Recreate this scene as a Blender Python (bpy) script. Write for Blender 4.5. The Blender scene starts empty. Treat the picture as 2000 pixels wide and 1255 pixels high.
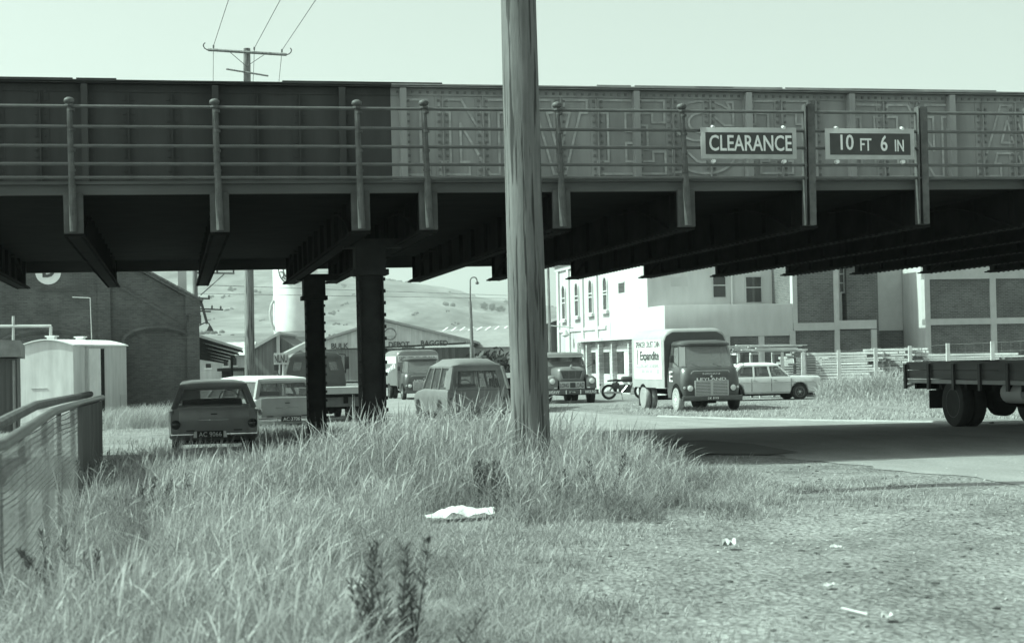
import bpy, bmesh, math, random
import numpy as np
from mathutils import Vector, Matrix
random.seed(7); rng = np.random.default_rng(11)
R = math.radians
sc = bpy.context.scene
COL = sc.collection

# ------------------------------------------------------------------ camera
F = 3300.0; EYE = 1.8
PITCH = math.atan(72.5 / F); ROLL = -0.020
CM = Matrix.Rotation(math.pi/2 + PITCH, 3, 'X') @ Matrix.Rotation(ROLL, 3, 'Z')
cam_d = bpy.data.cameras.new('camera'); cam = bpy.data.objects.new('camera', cam_d); COL.objects.link(cam)
cam.matrix_world = Matrix.Translation((0, 0, EYE)) @ CM.to_4x4()
cam_d.sensor_fit = 'HORIZONTAL'; cam_d.sensor_width = 36.0; cam_d.lens = 36.0 * F / 2000.0
cam_d.clip_start = 0.1; cam_d.clip_end = 20000
cam_d.dof.use_dof = True; cam_d.dof.focus_distance = 30.0; cam_d.dof.aperture_fstop = 4.0
sc.camera = cam

# ------------------------------------------------------------------ light
SUN_EL = R(48); SUN_DIR = Vector((-1.0, -0.115, 0)).normalized()      # towards the sun, level
TINT = (0.78, 1.0, 0.87)                                                # the film's own cast
w = bpy.data.worlds.new('World'); sc.world = w; w.use_nodes = True
nt = w.node_tree; nt.nodes.clear()
sky = nt.nodes.new('ShaderNodeTexSky'); sky.sky_type = 'NISHITA'; sky.sun_disc = False
sky.sun_elevation = SUN_EL; sky.sun_rotation = math.atan2(SUN_DIR.x, SUN_DIR.y)
sky.dust_density = 3.0; sky.air_density = 1.0; sky.ozone_density = 1.0
bw = nt.nodes.new('ShaderNodeRGBToBW'); mul = nt.nodes.new('ShaderNodeMixRGB'); mul.blend_type = 'MULTIPLY'
mul.inputs[0].default_value = 1.0; mul.inputs[2].default_value = (0.83, 1.0, 0.91, 1)
bg = nt.nodes.new('ShaderNodeBackground'); bg.inputs[1].default_value = 0.101
out = nt.nodes.new('ShaderNodeOutputWorld')
nt.links.new(sky.outputs[0], bw.inputs[0]); nt.links.new(bw.outputs[0], mul.inputs[1])
nt.links.new(mul.outputs[0], bg.inputs[0]); nt.links.new(bg.outputs[0], out.inputs[0])
sl = bpy.data.lights.new('sun', 'SUN'); sl.energy = 2.9; sl.angle = R(0.5); sl.color = TINT
so = bpy.data.objects.new('sun', sl); COL.objects.link(so)
sd = Vector((SUN_DIR.x*math.cos(SUN_EL), SUN_DIR.y*math.cos(SUN_EL), math.sin(SUN_EL)))
so.rotation_euler = sd.to_track_quat('Z', 'Y').to_euler(); so.location = (-30, 0, 60)
sc.view_settings.view_transform = 'Standard'; sc.view_settings.look = 'None'
sc.view_settings.exposure = 1.4; sc.view_settings.gamma = 1.0
try:
    sc.cycles.max_bounces = 6; sc.cycles.volume_bounces = 0; sc.cycles.transparent_max_bounces = 12
except Exception: pass

# ------------------------------------------------------------------ pixel rays -> places
CP = Vector((0, 0, EYE))
def ray(px, py):
    return CM @ Vector(((px-1000)/F, -(py-627.5)/F, -1.0))
def at(px, py, Y):
    d = ray(px, py); return CP + d * (Y / d.y)
def onplane(px, py, p0, n):
    d = ray(px, py); return CP + d * ((p0 - CP).dot(n) / d.dot(n))
def smooth(a, b, t):
    t = np.clip((t-a)/(b-a), 0, 1); return t*t*(3-2*t)
def gz(x, y):
    x = np.asarray(x, float); y = np.asarray(y, float)
    rt = smooth(-4, 2, x)
    near = 0.35*(rt*(1-smooth(24, 52, y)) + (1-rt)*(1-smooth(19, 30, y)))
    near = near + 0.40*np.exp(-((x+0.8)/1.5)**2 - ((y-19.0)/2.4)**2)
    near = near - 0.45*smooth(46, 62, y)*(1-smooth(-14, -9, x))
    near = near + 0.035*np.sin(x*1.3+0.4*y)*np.sin(y*0.9-0.7*x)*(1-smooth(14, 26, y))
    return near
def gzf(x, y): return float(gz(x, y))
def onground(px, py):
    d = ray(px, py); z = 0.2
    for _ in range(25):
        t = (z-EYE)/d.z; p = CP + d*t; z = 0.5*z + 0.5*gzf(p.x, p.y)
    return p

# ------------------------------------------------------------------ mesh helpers
class MB:
    def __init__(s): s.bm = bmesh.new()
    def face(s, pts):
        try: s.bm.faces.new([s.bm.verts.new(p) for p in pts])
        except ValueError: pass
        return s
    def box(s, c, size, rz=0, bev=0, seg=2, rx=0, ry=0):
        m = Matrix.Translation(c) @ Matrix.Rotation(rz, 4, 'Z') @ Matrix.Rotation(ry, 4, 'Y') @ Matrix.Rotation(rx, 4, 'X') @ Matrix.Diagonal((size[0], size[1], size[2], 1))
        r = bmesh.ops.create_cube(s.bm, size=1.0, matrix=m)
        if bev > 0:
            es = list({e for v in r['verts'] for e in v.link_edges})
            bmesh.ops.bevel(s.bm, geom=es, offset=bev, segments=seg, affect='EDGES', profile=0.5)
        return s
    def bb(s, x0, x1, y0, y1, z0, z1, bev=0, seg=2):
        return s.box(((x0+x1)/2, (y0+y1)/2, (z0+z1)/2), (abs(x1-x0), abs(y1-y0), abs(z1-z0)), bev=bev, seg=seg)
    def tube(s, p0, p1, r0, r1=None, seg=10, caps=True):
        p0 = Vector(p0); p1 = Vector(p1); r1 = r0 if r1 is None else r1
        q = (p1-p0).to_track_quat('Z', 'Y')
        a = [s.bm.verts.new(p0 + q @ Vector((r0*math.cos(2*math.pi*i/seg), r0*math.sin(2*math.pi*i/seg), 0))) for i in range(seg)]
        b = [s.bm.verts.new(p1 + q @ Vector((r1*math.cos(2*math.pi*i/seg), r1*math.sin(2*math.pi*i/seg), 0))) for i in range(seg)]
        for i in range(seg): s.bm.faces.new((a[i], a[(i+1) % seg], b[(i+1) % seg], b[i]))
        if caps: s.bm.faces.new(a[::-1]); s.bm.faces.new(b)
        return s
    def path(s, pts, r, seg=8):
        for a, b in zip(pts[:-1], pts[1:]): s.tube(a, b, r, seg=seg)
        return s
    def loft(s, rings, cap=True):
        R_ = [[s.bm.verts.new(p) for p in r] for r in rings]; n = len(R_[0])
        for a, b in zip(R_[:-1], R_[1:]):
            for i in range(n): s.bm.faces.new((a[i], a[(i+1) % n], b[(i+1) % n], b[i]))
        if cap: s.bm.faces.new(R_[0][::-1]); s.bm.faces.new(R_[-1])
        return s
    def prism(s, poly, p0, ax, ay, az, depth):
        p0 = Vector(p0); ax = Vector(ax); ay = Vector(ay); az = Vector(az)
        a = [p0+ax*x+ay*y for x, y in poly]; b = [p+az*depth for p in a]
        return s.loft([a, b])
    def lathe(s, prof, p0, axis, seg=20):
        p0 = Vector(p0); q = Vector(axis).to_track_quat('Z', 'Y'); rings = []
        for r, h in prof:
            rings.append([p0 + q @ Vector((max(r, 1e-4)*math.cos(2*math.pi*i/seg), max(r, 1e-4)*math.sin(2*math.pi*i/seg), h)) for i in range(seg)])
        return s.loft(rings)
    def ball(s, c, r, sub=2, sc_=(1, 1, 1)):
        bmesh.ops.create_icosphere(s.bm, subdivisions=sub, radius=r, matrix=Matrix.Translation(c) @ Matrix.Diagonal((*sc_, 1))); return s
    def slab(s, pts, th):                       # a thin panel of real thickness from 4 points
        pts = [Vector(p) for p in pts]; n = (pts[1]-pts[0]).cross(pts[2]-pts[0]).normalized()*th
        return s.loft([[p-n*0.5 for p in pts], [p+n*0.5 for p in pts]])
    def build(s, name, mat, parent=None, loc=None, rz=None, sm=35):
        bmesh.ops.recalc_face_normals(s.bm, faces=s.bm.faces)
        me = bpy.data.meshes.new(name); s.bm.to_mesh(me); s.bm.free()
        if sm:
            me.polygons.foreach_set('use_smooth', [True]*len(me.polygons)); me.set_sharp_from_angle(angle=R(sm))
        return link(name, me, mat, parent, loc, rz)
def link(name, me, mat, parent=None, loc=None, rz=None):
    o = bpy.data.objects.new(name, me); COL.objects.link(o)
    if mat and not me.materials: me.materials.append(mat)
    if parent: o.parent = parent
    if loc is not None: o.location = loc
    if rz is not None: o.rotation_euler.z = rz
    return o
def tag(o, label=None, cat=None, group=None, kind=None):
    if label: o['label'] = label
    if cat: o['category'] = cat
    if group: o['group'] = group
    if kind: o['kind'] = kind
    return o
def thing(name, label, cat, loc=(0, 0, 0), rz=0, group=None):
    o = bpy.data.objects.new(name, None); COL.objects.link(o); o.empty_display_size = 0.3
    o.location = loc; o.rotation_euler.z = rz
    return tag(o, label, cat, group)
def text(s, w_, h_, c, right, up, mat, parent, name='lettering', ext=0.004, bold=0.0):
    cu = bpy.data.curves.new('t', 'FONT'); cu.body = s; cu.extrude = 0.02; cu.offset = bold; cu.resolution_u = 3
    o = bpy.data.objects.new('t', cu); COL.objects.link(o)
    dg = bpy.context.evaluated_depsgraph_get(); dg.update()
    me = bpy.data.meshes.new_from_object(o.evaluated_get(dg)); bpy.data.objects.remove(o); bpy.data.curves.remove(cu)
    n = len(me.vertices); co = np.empty(n*3, 'f'); me.vertices.foreach_get('co', co); co = co.reshape(-1, 3)
    mn = co.min(0); mx = co.max(0); q = (co-(mn+mx)/2)/np.maximum(mx-mn, 1e-6)
    r = np.array(Vector(right).normalized()); u = np.array(Vector(up).normalized()); k = np.cross(r, u)
    P = np.array(c)[None] + q[:, 0:1]*w_*r + q[:, 1:2]*h_*u + q[:, 2:3]*ext*2*k
    me.vertices.foreach_set('co', P.astype('f').ravel()); me.materials.clear(); me.update()
    return link(name, me, mat, parent)

# ------------------------------------------------------------------ materials
def newmat(name):
    m = bpy.data.materials.new(name); m.use_nodes = True
    return m, m.node_tree, m.node_tree.nodes['Principled BSDF']
def ramp(nt, fac, v0, v1, p0=0.3, p1=0.7):
    r = nt.nodes.new('ShaderNodeMapRange'); r.inputs[1].default_value = p0; r.inputs[2].default_value = p1
    r.inputs[3].default_value = v0; r.inputs[4].default_value = v1; nt.links.new(fac, r.inputs[0]); return r.outputs[0]
def noise(nt, scale, detail=6, rough=0.6, co=None, stretch=None):
    tc = nt.nodes.new('ShaderNodeTexCoord'); n = nt.nodes.new('ShaderNodeTexNoise')
    n.inputs['Scale'].default_value = scale; n.inputs['Detail'].default_value = detail; n.inputs['Roughness'].default_value = rough
    src = tc.outputs['Object']
    if stretch:
        mp = nt.nodes.new('ShaderNodeMapping'); mp.inputs['Scale'].default_value = stretch; nt.links.new(src, mp.inputs[0]); src = mp.outputs[0]
    nt.links.new(src, n.inputs['Vector']); return n.outputs['Fac']
def math_(nt, op, a, b):
    m = nt.nodes.new('ShaderNodeMath'); m.operation = op
    for i, v in enumerate((a, b)):
        if isinstance(v, (int, float)): m.inputs[i].default_value = v
        else: nt.links.new(v, m.inputs[i])
    return m.outputs[0]
def M(name, v, rough=0.7, var=0.18, scale=4.0, bump=0.0, spec=0.3, metal=0.0, stretch=None, big=0.12, bscale=None, coat=0.0):
    m, nt, p = newmat(name)
    a = ramp(nt, noise(nt, scale, stretch=stretch), 1-var, 1+var)
    b = ramp(nt, noise(nt, scale*0.13, 3), 1-big, 1+big)
    val = math_(nt, 'MULTIPLY', math_(nt, 'MULTIPLY', a, b), v)
    cc = nt.nodes.new('ShaderNodeCombineColor')
    for i in range(3): nt.links.new(val, cc.inputs[i])
    nt.links.new(cc.outputs[0], p.inputs['Base Color'])
    p.inputs['Roughness'].default_value = rough; p.inputs['Specular IOR Level'].default_value = spec; p.inputs['Metallic'].default_value = metal
    p.inputs['Coat Weight'].default_value = coat; p.inputs['Coat Roughness'].default_value = 0.12
    if bump:
        bn = nt.nodes.new('ShaderNodeBump'); bn.inputs['Strength'].default_value = bump; bn.inputs['Distance'].default_value = 0.02
        nt.links.new(noise(nt, bscale or scale*2, stretch=stretch), bn.inputs['Height']); nt.links.new(bn.outputs[0], p.inputs['Normal'])
    return m
def Mbrick(name, v, mortar, bw_=0.23, bh=0.076, var=0.25, ms=0.01):
    m, nt, p = newmat(name)
    tc = nt.nodes.new('ShaderNodeTexCoord'); sx = nt.nodes.new('ShaderNodeSeparateXYZ'); cb = nt.nodes.new('ShaderNodeCombineXYZ')
    nt.links.new(tc.outputs['Object'], sx.inputs[0]); nt.links.new(math_(nt, 'ADD', sx.outputs[0], sx.outputs[1]), cb.inputs[0]); nt.links.new(sx.outputs[2], cb.inputs[1])
    br = nt.nodes.new('ShaderNodeTexBrick'); nt.links.new(cb.outputs[0], br.inputs['Vector'])
    br.inputs['Scale'].default_value = 1.0; br.inputs['Brick Width'].default_value = bw_; br.inputs['Row Height'].default_value = bh
    br.inputs['Mortar Size'].default_value = ms; br.inputs['Color1'].default_value = (v*(1-var),)*3+(1,); br.inputs['Color2'].default_value = (v*(1+var),)*3+(1,)
    br.inputs['Mortar'].default_value = (mortar,)*3+(1,)
    mx = nt.nodes.new('ShaderNodeMixRGB'); mx.blend_type = 'MULTIPLY'; mx.inputs[0].default_value = 1
    st = ramp(nt, noise(nt, 0.7, 5), 0.7, 1.25); cc = nt.nodes.new('ShaderNodeCombineColor')
    for i in range(3): nt.links.new(st, cc.inputs[i])
    nt.links.new(br.outputs['Color'], mx.inputs[1]); nt.links.new(cc.outputs[0], mx.inputs[2]); nt.links.new(mx.outputs[0], p.inputs['Base Color'])
    p.inputs['Roughness'].default_value = 0.9
    bn = nt.nodes.new('ShaderNodeBump'); bn.inputs['Strength'].default_value = 0.4; bn.inputs['Distance'].default_value = 0.01; bn.invert = True
    nt.links.new(br.outputs['Fac'], bn.inputs['Height']); nt.links.new(bn.outputs[0], p.inputs['Normal'])
    return m
def Mstripe(name, v, period, depth=0.5, var=0.2, axis=0, rough=0.7):       # corrugation / boards: true bump plus board-to-board tone
    m, nt, p = newmat(name)
    tc = nt.nodes.new('ShaderNodeTexCoord'); sx = nt.nodes.new('ShaderNodeSeparateXYZ'); nt.links.new(tc.outputs['Object'], sx.inputs[0])
    co = math_(nt, 'ADD', sx.outputs[0], sx.outputs[1]) if axis == 0 else sx.outputs[2]
    fl = math_(nt, 'FLOOR', math_(nt, 'DIVIDE', co, period), 0)
    wn = nt.nodes.new('ShaderNodeTexWhiteNoise'); wn.noise_dimensions = '1D'; nt.links.new(fl, wn.inputs['W'])
    val = math_(nt, 'MULTIPLY', math_(nt, 'MULTIPLY', ramp(nt, wn.outputs['Value'], 1-var, 1+var, 0, 1), ramp(nt, noise(nt, 2.0, stretch=(1, 1, 0.2)), 0.8, 1.2)), v)
    cc = nt.nodes.new('ShaderNodeCombineColor')
    for i in range(3): nt.links.new(val, cc.inputs[i])
    nt.links.new(cc.outputs[0], p.inputs['Base Color']); p.inputs['Roughness'].default_value = rough
    sn = math_(nt, 'ABSOLUTE', math_(nt, 'SINE', math_(nt, 'MULTIPLY', co, math.pi/period), 0), 0)
    bn = nt.nodes.new('ShaderNodeBump'); bn.inputs['Strength'].default_value = depth; bn.inputs['Distance'].default_value = 0.03
    nt.links.new(sn, bn.inputs['Height']); nt.links.new(bn.outputs[0], p.inputs['Normal'])
    return m
def Mglass(name, v=0.03, trans=0.6, rough=0.03):
    m, nt, p = newmat(name); nt.nodes.remove(p)
    o = nt.nodes['Material Output']; t = nt.nodes.new('ShaderNodeBsdfTransparent'); g = nt.nodes.new('ShaderNodeBsdfPrincipled')
    g.inputs['Base Color'].default_value = (v, v, v, 1); g.inputs['Roughness'].default_value = rough; g.inputs['Specular IOR Level'].default_value = 0.6
    mx = nt.nodes.new('ShaderNodeMixShader'); mx.inputs[0].default_value = 1-trans
    nt.links.new(t.outputs[0], mx.inputs[1]); nt.links.new(g.outputs[0], mx.inputs[2]); nt.links.new(mx.outputs[0], o.inputs[0]); return m
def Mpole(name, v):
    m, nt, p = newmat(name)
    g1 = noise(nt, 16, 10, 0.75, stretch=(1, 1, 0.07)); g2 = noise(nt, 26, 3, 0.5, stretch=(1, 1, 0.035)); g3 = noise(nt, 2.2, 4, stretch=(1, 1, 0.35))
    val = math_(nt, 'MULTIPLY', math_(nt, 'MULTIPLY', ramp(nt, g1, 0.68, 1.28, 0.32, 0.68), ramp(nt, g3, 0.7, 1.25)), v)
    crack = ramp(nt, g2, 0.25, 1.0, 0.385, 0.43); val = math_(nt, 'MULTIPLY', val, crack)
    cc = nt.nodes.new('ShaderNodeCombineColor')
    for i in range(3): nt.links.new(val, cc.inputs[i])
    nt.links.new(cc.outputs[0], p.inputs['Base Color']); p.inputs['Roughness'].default_value = 0.9
    bn = nt.nodes.new('ShaderNodeBump'); bn.inputs['Strength'].default_value = 0.8; bn.inputs['Distance'].default_value = 0.02
    nt.links.new(math_(nt, 'MULTIPLY', g1, crack), bn.inputs['Height']); nt.links.new(bn.outputs[0], p.inputs['Normal']); return m

m_dkgirder = M('dark bridge paint', 0.065, 0.75, 0.2, 3, 0.1, spec=0.15, stretch=(1, 1, .15))
m_ltgirder = M('faded pale bridge paint', 0.34, 0.75, 0.16, 4, 0.08, big=0.14, spec=0.15, stretch=(1, 1, .18))
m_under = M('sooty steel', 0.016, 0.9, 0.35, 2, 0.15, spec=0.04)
m_fascia = M('weathered deck timber', 0.10, 0.8, 0.25, 2.5, 0.2, stretch=(0.2, 1, 1))
m_rail = M('grey rail steel', 0.09, 0.45, 0.2, 6, spec=0.5)
m_post = M('rusty rail post steel', 0.09, 0.6, 0.35, 7, 0.2)
m_column = M('black riveted column steel', 0.035, 0.8, 0.3, 4, 0.15, spec=0.1)
m_ghost = M('faded white letter line', 0.44, 0.8, 0.25, 9)
m_signbd = M('sign board dark', 0.055, 0.5, 0.15, 6)
m_signrim = M('sign rim grey', 0.40, 0.6, 0.1, 5)
m_white = M('white sign paint', 0.72, 0.6, 0.06, 6)
m_bolt = M('bright zinc', 0.7, 0.35, 0.1, 9, spec=0.6)
m_pole = Mpole('weathered pole timber', 0.145)
m_farpole = Mpole('far pole timber', 0.20)
m_dkmetal = M('dark iron', 0.06, 0.5, 0.2, 6)
m_wire = M('wire', 0.08, 0.6, 0.1, 5)
m_brickdk = Mbrick('dark sooty brick', 0.075, 0.10)
m_brickmid = Mbrick('mid brown brick', 0.10, 0.17, ms=0.012)
m_bricklt = Mbrick('pale painted brick', 0.50, 0.38)
m_plaster = M('white plaster', 0.50, 0.85, 0.09, 2.5, 0.05, big=0.07, stretch=(1, 1, .22))
m_render = M('pale concrete render', 0.46, 0.85, 0.07, 2.5, 0.05, big=0.07)
m_frame = M('concrete frame', 0.44, 0.8, 0.07, 3, big=0.06)
m_winglass = Mglass('window glass', 0.05, 0.12)
m_curtain = M('pale curtain', 0.62, 0.9, 0.2, 5, stretch=(6, 6, 0.3))
m_wagon = Mstripe('cream wagon boards', 0.52, 0.11, 0.08, 0.03)
m_wagroof = M('wagon roof canvas', 0.72, 0.8, 0.06, 3)
m_hut = Mstripe('dark hut boards', 0.09, 0.15, 0.4, 0.25)
m_hutroof = M('hut roof iron', 0.22, 0.6, 0.2, 4)
m_corr = Mstripe('weathered corrugated iron', 0.16, 0.09, 0.8, 0.25)
m_corrlt = Mstripe('pale corrugated iron', 0.50, 0.09, 0.5, 0.08)
m_corrdk = Mstripe('dark corrugated iron', 0.07, 0.35, 0.8, 0.4)
m_roofiron = M('roof iron', 0.24, 0.6, 0.12, 2)
m_silo = M('white silo paint', 0.74, 0.6, 0.05, 2)
m_letter = M('dark letter paint', 0.07, 0.7, 0.2, 8)
m_paintdk = M('dark car paint', 0.25, 0.35, 0.08, 5, spec=0.5, coat=0.4)
m_paintwh = M('white car paint', 0.72, 0.35, 0.04, 5, spec=0.5, coat=0.4)
m_paintmid = M('mid grey car paint', 0.30, 0.4, 0.06, 5, spec=0.5, coat=0.3)
m_paintvan = M('dusty van paint', 0.15, 0.45, 0.10, 5, spec=0.4, coat=0.2)
m_paintsed = M('pale sedan paint', 0.52, 0.4, 0.05, 5, spec=0.5, coat=0.3)
m_truckdk = M('dark truck paint', 0.06, 0.38, 0.12, 5, spec=0.5, coat=0.4)
m_truckbox = M('grey van body paint', 0.34, 0.5, 0.08, 4, spec=0.4)
m_intl = M('mid truck paint', 0.15, 0.4, 0.12, 5, spec=0.5, coat=0.3)
m_glass = Mglass('car glass', 0.12, 0.66)
m_lorryglass = Mglass('sky-pale lorry glass', 0.24, 0.45, 0.08)  # pale base colour puts the reflected sky into the glass
m_chrome = M('chrome', 0.65, 0.18, 0.1, 8, metal=1.0)
m_rubber = M('tyre rubber', 0.028, 0.8, 0.25, 8, 0.2)
m_tyrelt = M('pale tyre sidewall', 0.30, 0.85, 0.15, 8)  # paler tyre tone for the wheels of one side
m_rim = M('wheel rim', 0.42, 0.5, 0.15, 9)
m_rimdk = M('dull wheel rim', 0.13, 0.6, 0.2, 9)
m_inner = M('car interior', 0.06, 0.8, 0.2, 6)
m_lamp = M('lamp lens', 0.62, 0.15, 0.1, 10, spec=0.7)
m_taillamp = M('tail lamp lens', 0.05, 0.15, 0.1, 10, spec=0.7)
m_plate = M('plate black', 0.03, 0.5, 0.1, 8)
m_wood = M('deck timber', 0.16, 0.85, 0.3, 3, 0.2, stretch=(1, 0.12, 1))
m_woodlt = M('pale sawn timber', 0.48, 0.85, 0.4, 3, stretch=(0.3, 0.3, 9), big=.25)
m_concpost = M('concrete post', 0.55, 0.85, 0.12, 6)
m_netting = M('wire netting', 0.20, 0.6, 0.2, 6)
m_cloth = M('white sacking', 0.62, 0.9, 0.1, 14, 0.4)
m_paper = M('waste paper', 0.5, 0.9, 0.1, 14)

# ================================================================== GROUND
def grid_obj(name, xs, ys, zf, mat, lift=0.0):
    X, Y = np.meshgrid(xs, ys); Z = zf(X, Y)+lift
    V = np.stack([X, Y, Z], -1).reshape(-1, 3); ny, nx = X.shape
    i = np.arange(ny*nx).reshape(ny, nx); q = np.stack([i[:-1, :-1], i[:-1, 1:], i[1:, 1:], i[1:, :-1]], -1).reshape(-1, 4)
    me = bpy.data.meshes.new(name); me.vertices.add(len(V)); me.vertices.foreach_set('co', V.astype('f').ravel())
    me.loops.add(q.size); me.loops.foreach_set('vertex_index', q.astype('i').ravel()); me.polygons.add(len(q))
    me.polygons.foreach_set('loop_start', (np.arange(len(q))*4).astype('i')); me.update(calc_edges=True)
    me.polygons.foreach_set('use_smooth', [True]*len(q))
    return link(name, me, mat)
def Mground():
    m, nt, p = newmat('gravelly verge')
    fine = noise(nt, 14, 8, 0.7); mid = noise(nt, 1.6, 6, 0.6); big = noise(nt, 0.3, 4)
    val = math_(nt, 'MULTIPLY', ramp(nt, fine, 0.62, 1.38, 0.35, 0.65), ramp(nt, mid, 0.72, 1.24, 0.34, 0.66))
    val = math_(nt, 'MULTIPLY', math_(nt, 'MULTIPLY', val, ramp(nt, big, 0.85, 1.12)), 0.255)
    clod = ramp(nt, noise(nt, 8.5, 7, 0.7), 0.62, 1.0, 0.35, 0.44); val = math_(nt, 'MULTIPLY', val, clod)
    vo = nt.nodes.new('ShaderNodeTexVoronoi'); vo.inputs['Scale'].default_value = 22; tc = nt.nodes.new('ShaderNodeTexCoord'); nt.links.new(tc.outputs['Object'], vo.inputs['Vector'])
    val = math_(nt, 'MULTIPLY', val, ramp(nt, vo.outputs['Distance'], 1.35, 0.85, 0.05, 0.5))
    cc = nt.nodes.new('ShaderNodeCombineColor')
    for i in range(3): nt.links.new(val, cc.inputs[i])
    nt.links.new(cc.outputs[0], p.inputs['Base Color']); p.inputs['Roughness'].default_value = 0.95; p.inputs['Specular IOR Level'].default_value = 0.1
    bn = nt.nodes.new('ShaderNodeBump'); bn.inputs['Strength'].default_value = 0.9; bn.inputs['Distance'].default_value = 0.04
    nt.links.new(math_(nt, 'ADD', fine, math_(nt, 'MULTIPLY', vo.outputs['Distance'], -0.8)), bn.inputs['Height']); nt.links.new(bn.outputs[0], p.inputs['Normal'])
    return m
m_ground = Mground()
xs = np.concatenate([[-6000, -2500, -1000, -400, -150, -80, -45, -28], np.arange(-20, 20.01, 0.25), [28, 45, 80, 150, 400, 1000, 2500, 6000]])
ys = np.concatenate([[-400, -100, -30, -8], np.arange(0, 66, 0.3), np.arange(66, 120, 4), [150, 200, 300, 500, 900, 1600, 3000, 6000, 9000]])
tag(grid_obj('ground', xs, ys, gz, m_ground), kind='structure')

def Masphalt():
    m, nt, p = newmat('worn chip seal')
    fine = noise(nt, 30, 6, 0.7); mid = noise(nt, 1.2, 5, stretch=(1, 0.3, 1))
    val = math_(nt, 'MULTIPLY', math_(nt, 'MULTIPLY', ramp(nt, fine, 0.75, 1.25), ramp(nt, mid, 0.82, 1.15)), 0.25)
    cc = nt.nodes.new('ShaderNodeCombineColor')
    for i in range(3): nt.links.new(val, cc.inputs[i])
    nt.links.new(cc.outputs[0], p.inputs['Base Color']); p.inputs['Roughness'].default_value = 0.9; p.inputs['Specular IOR Level'].default_value = 0.1
    bn = nt.nodes.new('ShaderNodeBump'); bn.inputs['Strength'].default_value = 0.5; bn.inputs['Distance'].default_value = 0.01
    nt.links.new(fine, bn.inputs['Height']); nt.links.new(bn.outputs[0], p.inputs['Normal']); return m
m_road = Masphalt()
# street: left and right edges as (x, y) rows, draped on the ground
edges = [(9.6, 5, 24), (6.6, 12, 19), (5.45, 17.4, 16.0), (4.6, 20.5, 14.6), (3.6, 24.5, 13.2), (2.2, 30, 11.6), (0.4, 37, 9.9), (-1.4, 45, 6.3), (-3.0, 53, 2.9), (-5.4, 64, 0.6), (-9.0, 80, -2.6), (-16, 110, -9)]
def road_rows(off=0.0):
    rows = []
    for (a, b) in zip(edges[:-1], edges[1:]):
        n = max(2, int((b[1]-a[1])/0.3))
        for k in range(n):
            t = k/n; rows.append((a[0]+(b[0]-a[0])*t, a[1]+(b[1]-a[1])*t, a[2]+(b[2]-a[2])*t))
    return rows
def strip(name, mat, fl, fr, lift, n=24, y0=0, y1=999, rag=0.0):
    bm = bmesh.new(); prev = None
    for (xl, y, xr) in road_rows():
        if not (y0 <= y <= y1): continue
        A = fl(xl, xr)+rag*(math.sin(y*2.1)+0.6*math.sin(y*5.3+1))*0.5; Bx = fr(xl, xr)+rag*math.sin(y*1.7+2)*0.5
        row = [bm.verts.new((A+(Bx-A)*i/n, y, gzf(A+(Bx-A)*i/n, y)+lift)) for i in range(n+1)]
        if prev:
            for i in range(n): bm.faces.new((prev[i], prev[i+1], row[i+1], row[i]))
        prev = row
    me = bpy.data.meshes.new(name); bm.to_mesh(me); bm.free(); return link(name, me, mat)
tag(strip('road', m_road, lambda l, r: l, lambda l, r: r, 0.006, n=64, rag=0.22), kind='structure')
m_patch = M('newer asphalt patch', 0.10, 0.9, 0.2, 20)
m_kerb = M('pale concrete kerb', 0.34, 0.85, 0.12, 6)
kb = MB(); rr = [q for q in road_rows() if 36 < q[1] < 50]
for a, b in zip(rr[:-1], rr[1:]):
    za, zb = gzf(a[2], a[1]), gzf(b[2], b[1])
    kb.loft([[(a[2]+dx, a[1], za+dz) for dx, dz in ((0.0, -0.05), (0.02, 0.035), (0.11, 0.04), (0.11, -0.05))],
             [(b[2]+dx, b[1], zb+dz) for dx, dz in ((0.0, -0.05), (0.02, 0.035), (0.11, 0.04), (0.11, -0.05))]], cap=False)
tag(kb.build('kerb', m_kerb), kind='structure')
m_mark = M('worn road marking', 0.55, 0.8, 0.3, 12)
for (px0, py0, px1, py1) in ((1284, 829, 1340, 828), (1442, 827, 1500, 826.5), (1545, 846, 1562, 845.6)):
    a = onground(px0, py0); b = onground(px1, py1)
    q = MB(); d = Vector((-0.35, 1, 0)).normalized()*0.35; q.face([(p.x, p.y, gzf(p.x, p.y)+0.02) for p in (a, b, b+d*0.3, a+d*0.3)])
    tag(q.build('road_marking', m_mark), kind='structure')

pt_ = [onground(a, b) for a, b in ((1285, 862), (1380, 861), (1470, 868), (1560, 884), (1500, 889), (1400, 888), (1290, 887))]
q = MB(); q.face([(p.x, p.y, gzf(p.x, p.y)+.016) for p in pt_]); tag(q.build('road_patch', m_patch), kind='structure')
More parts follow.
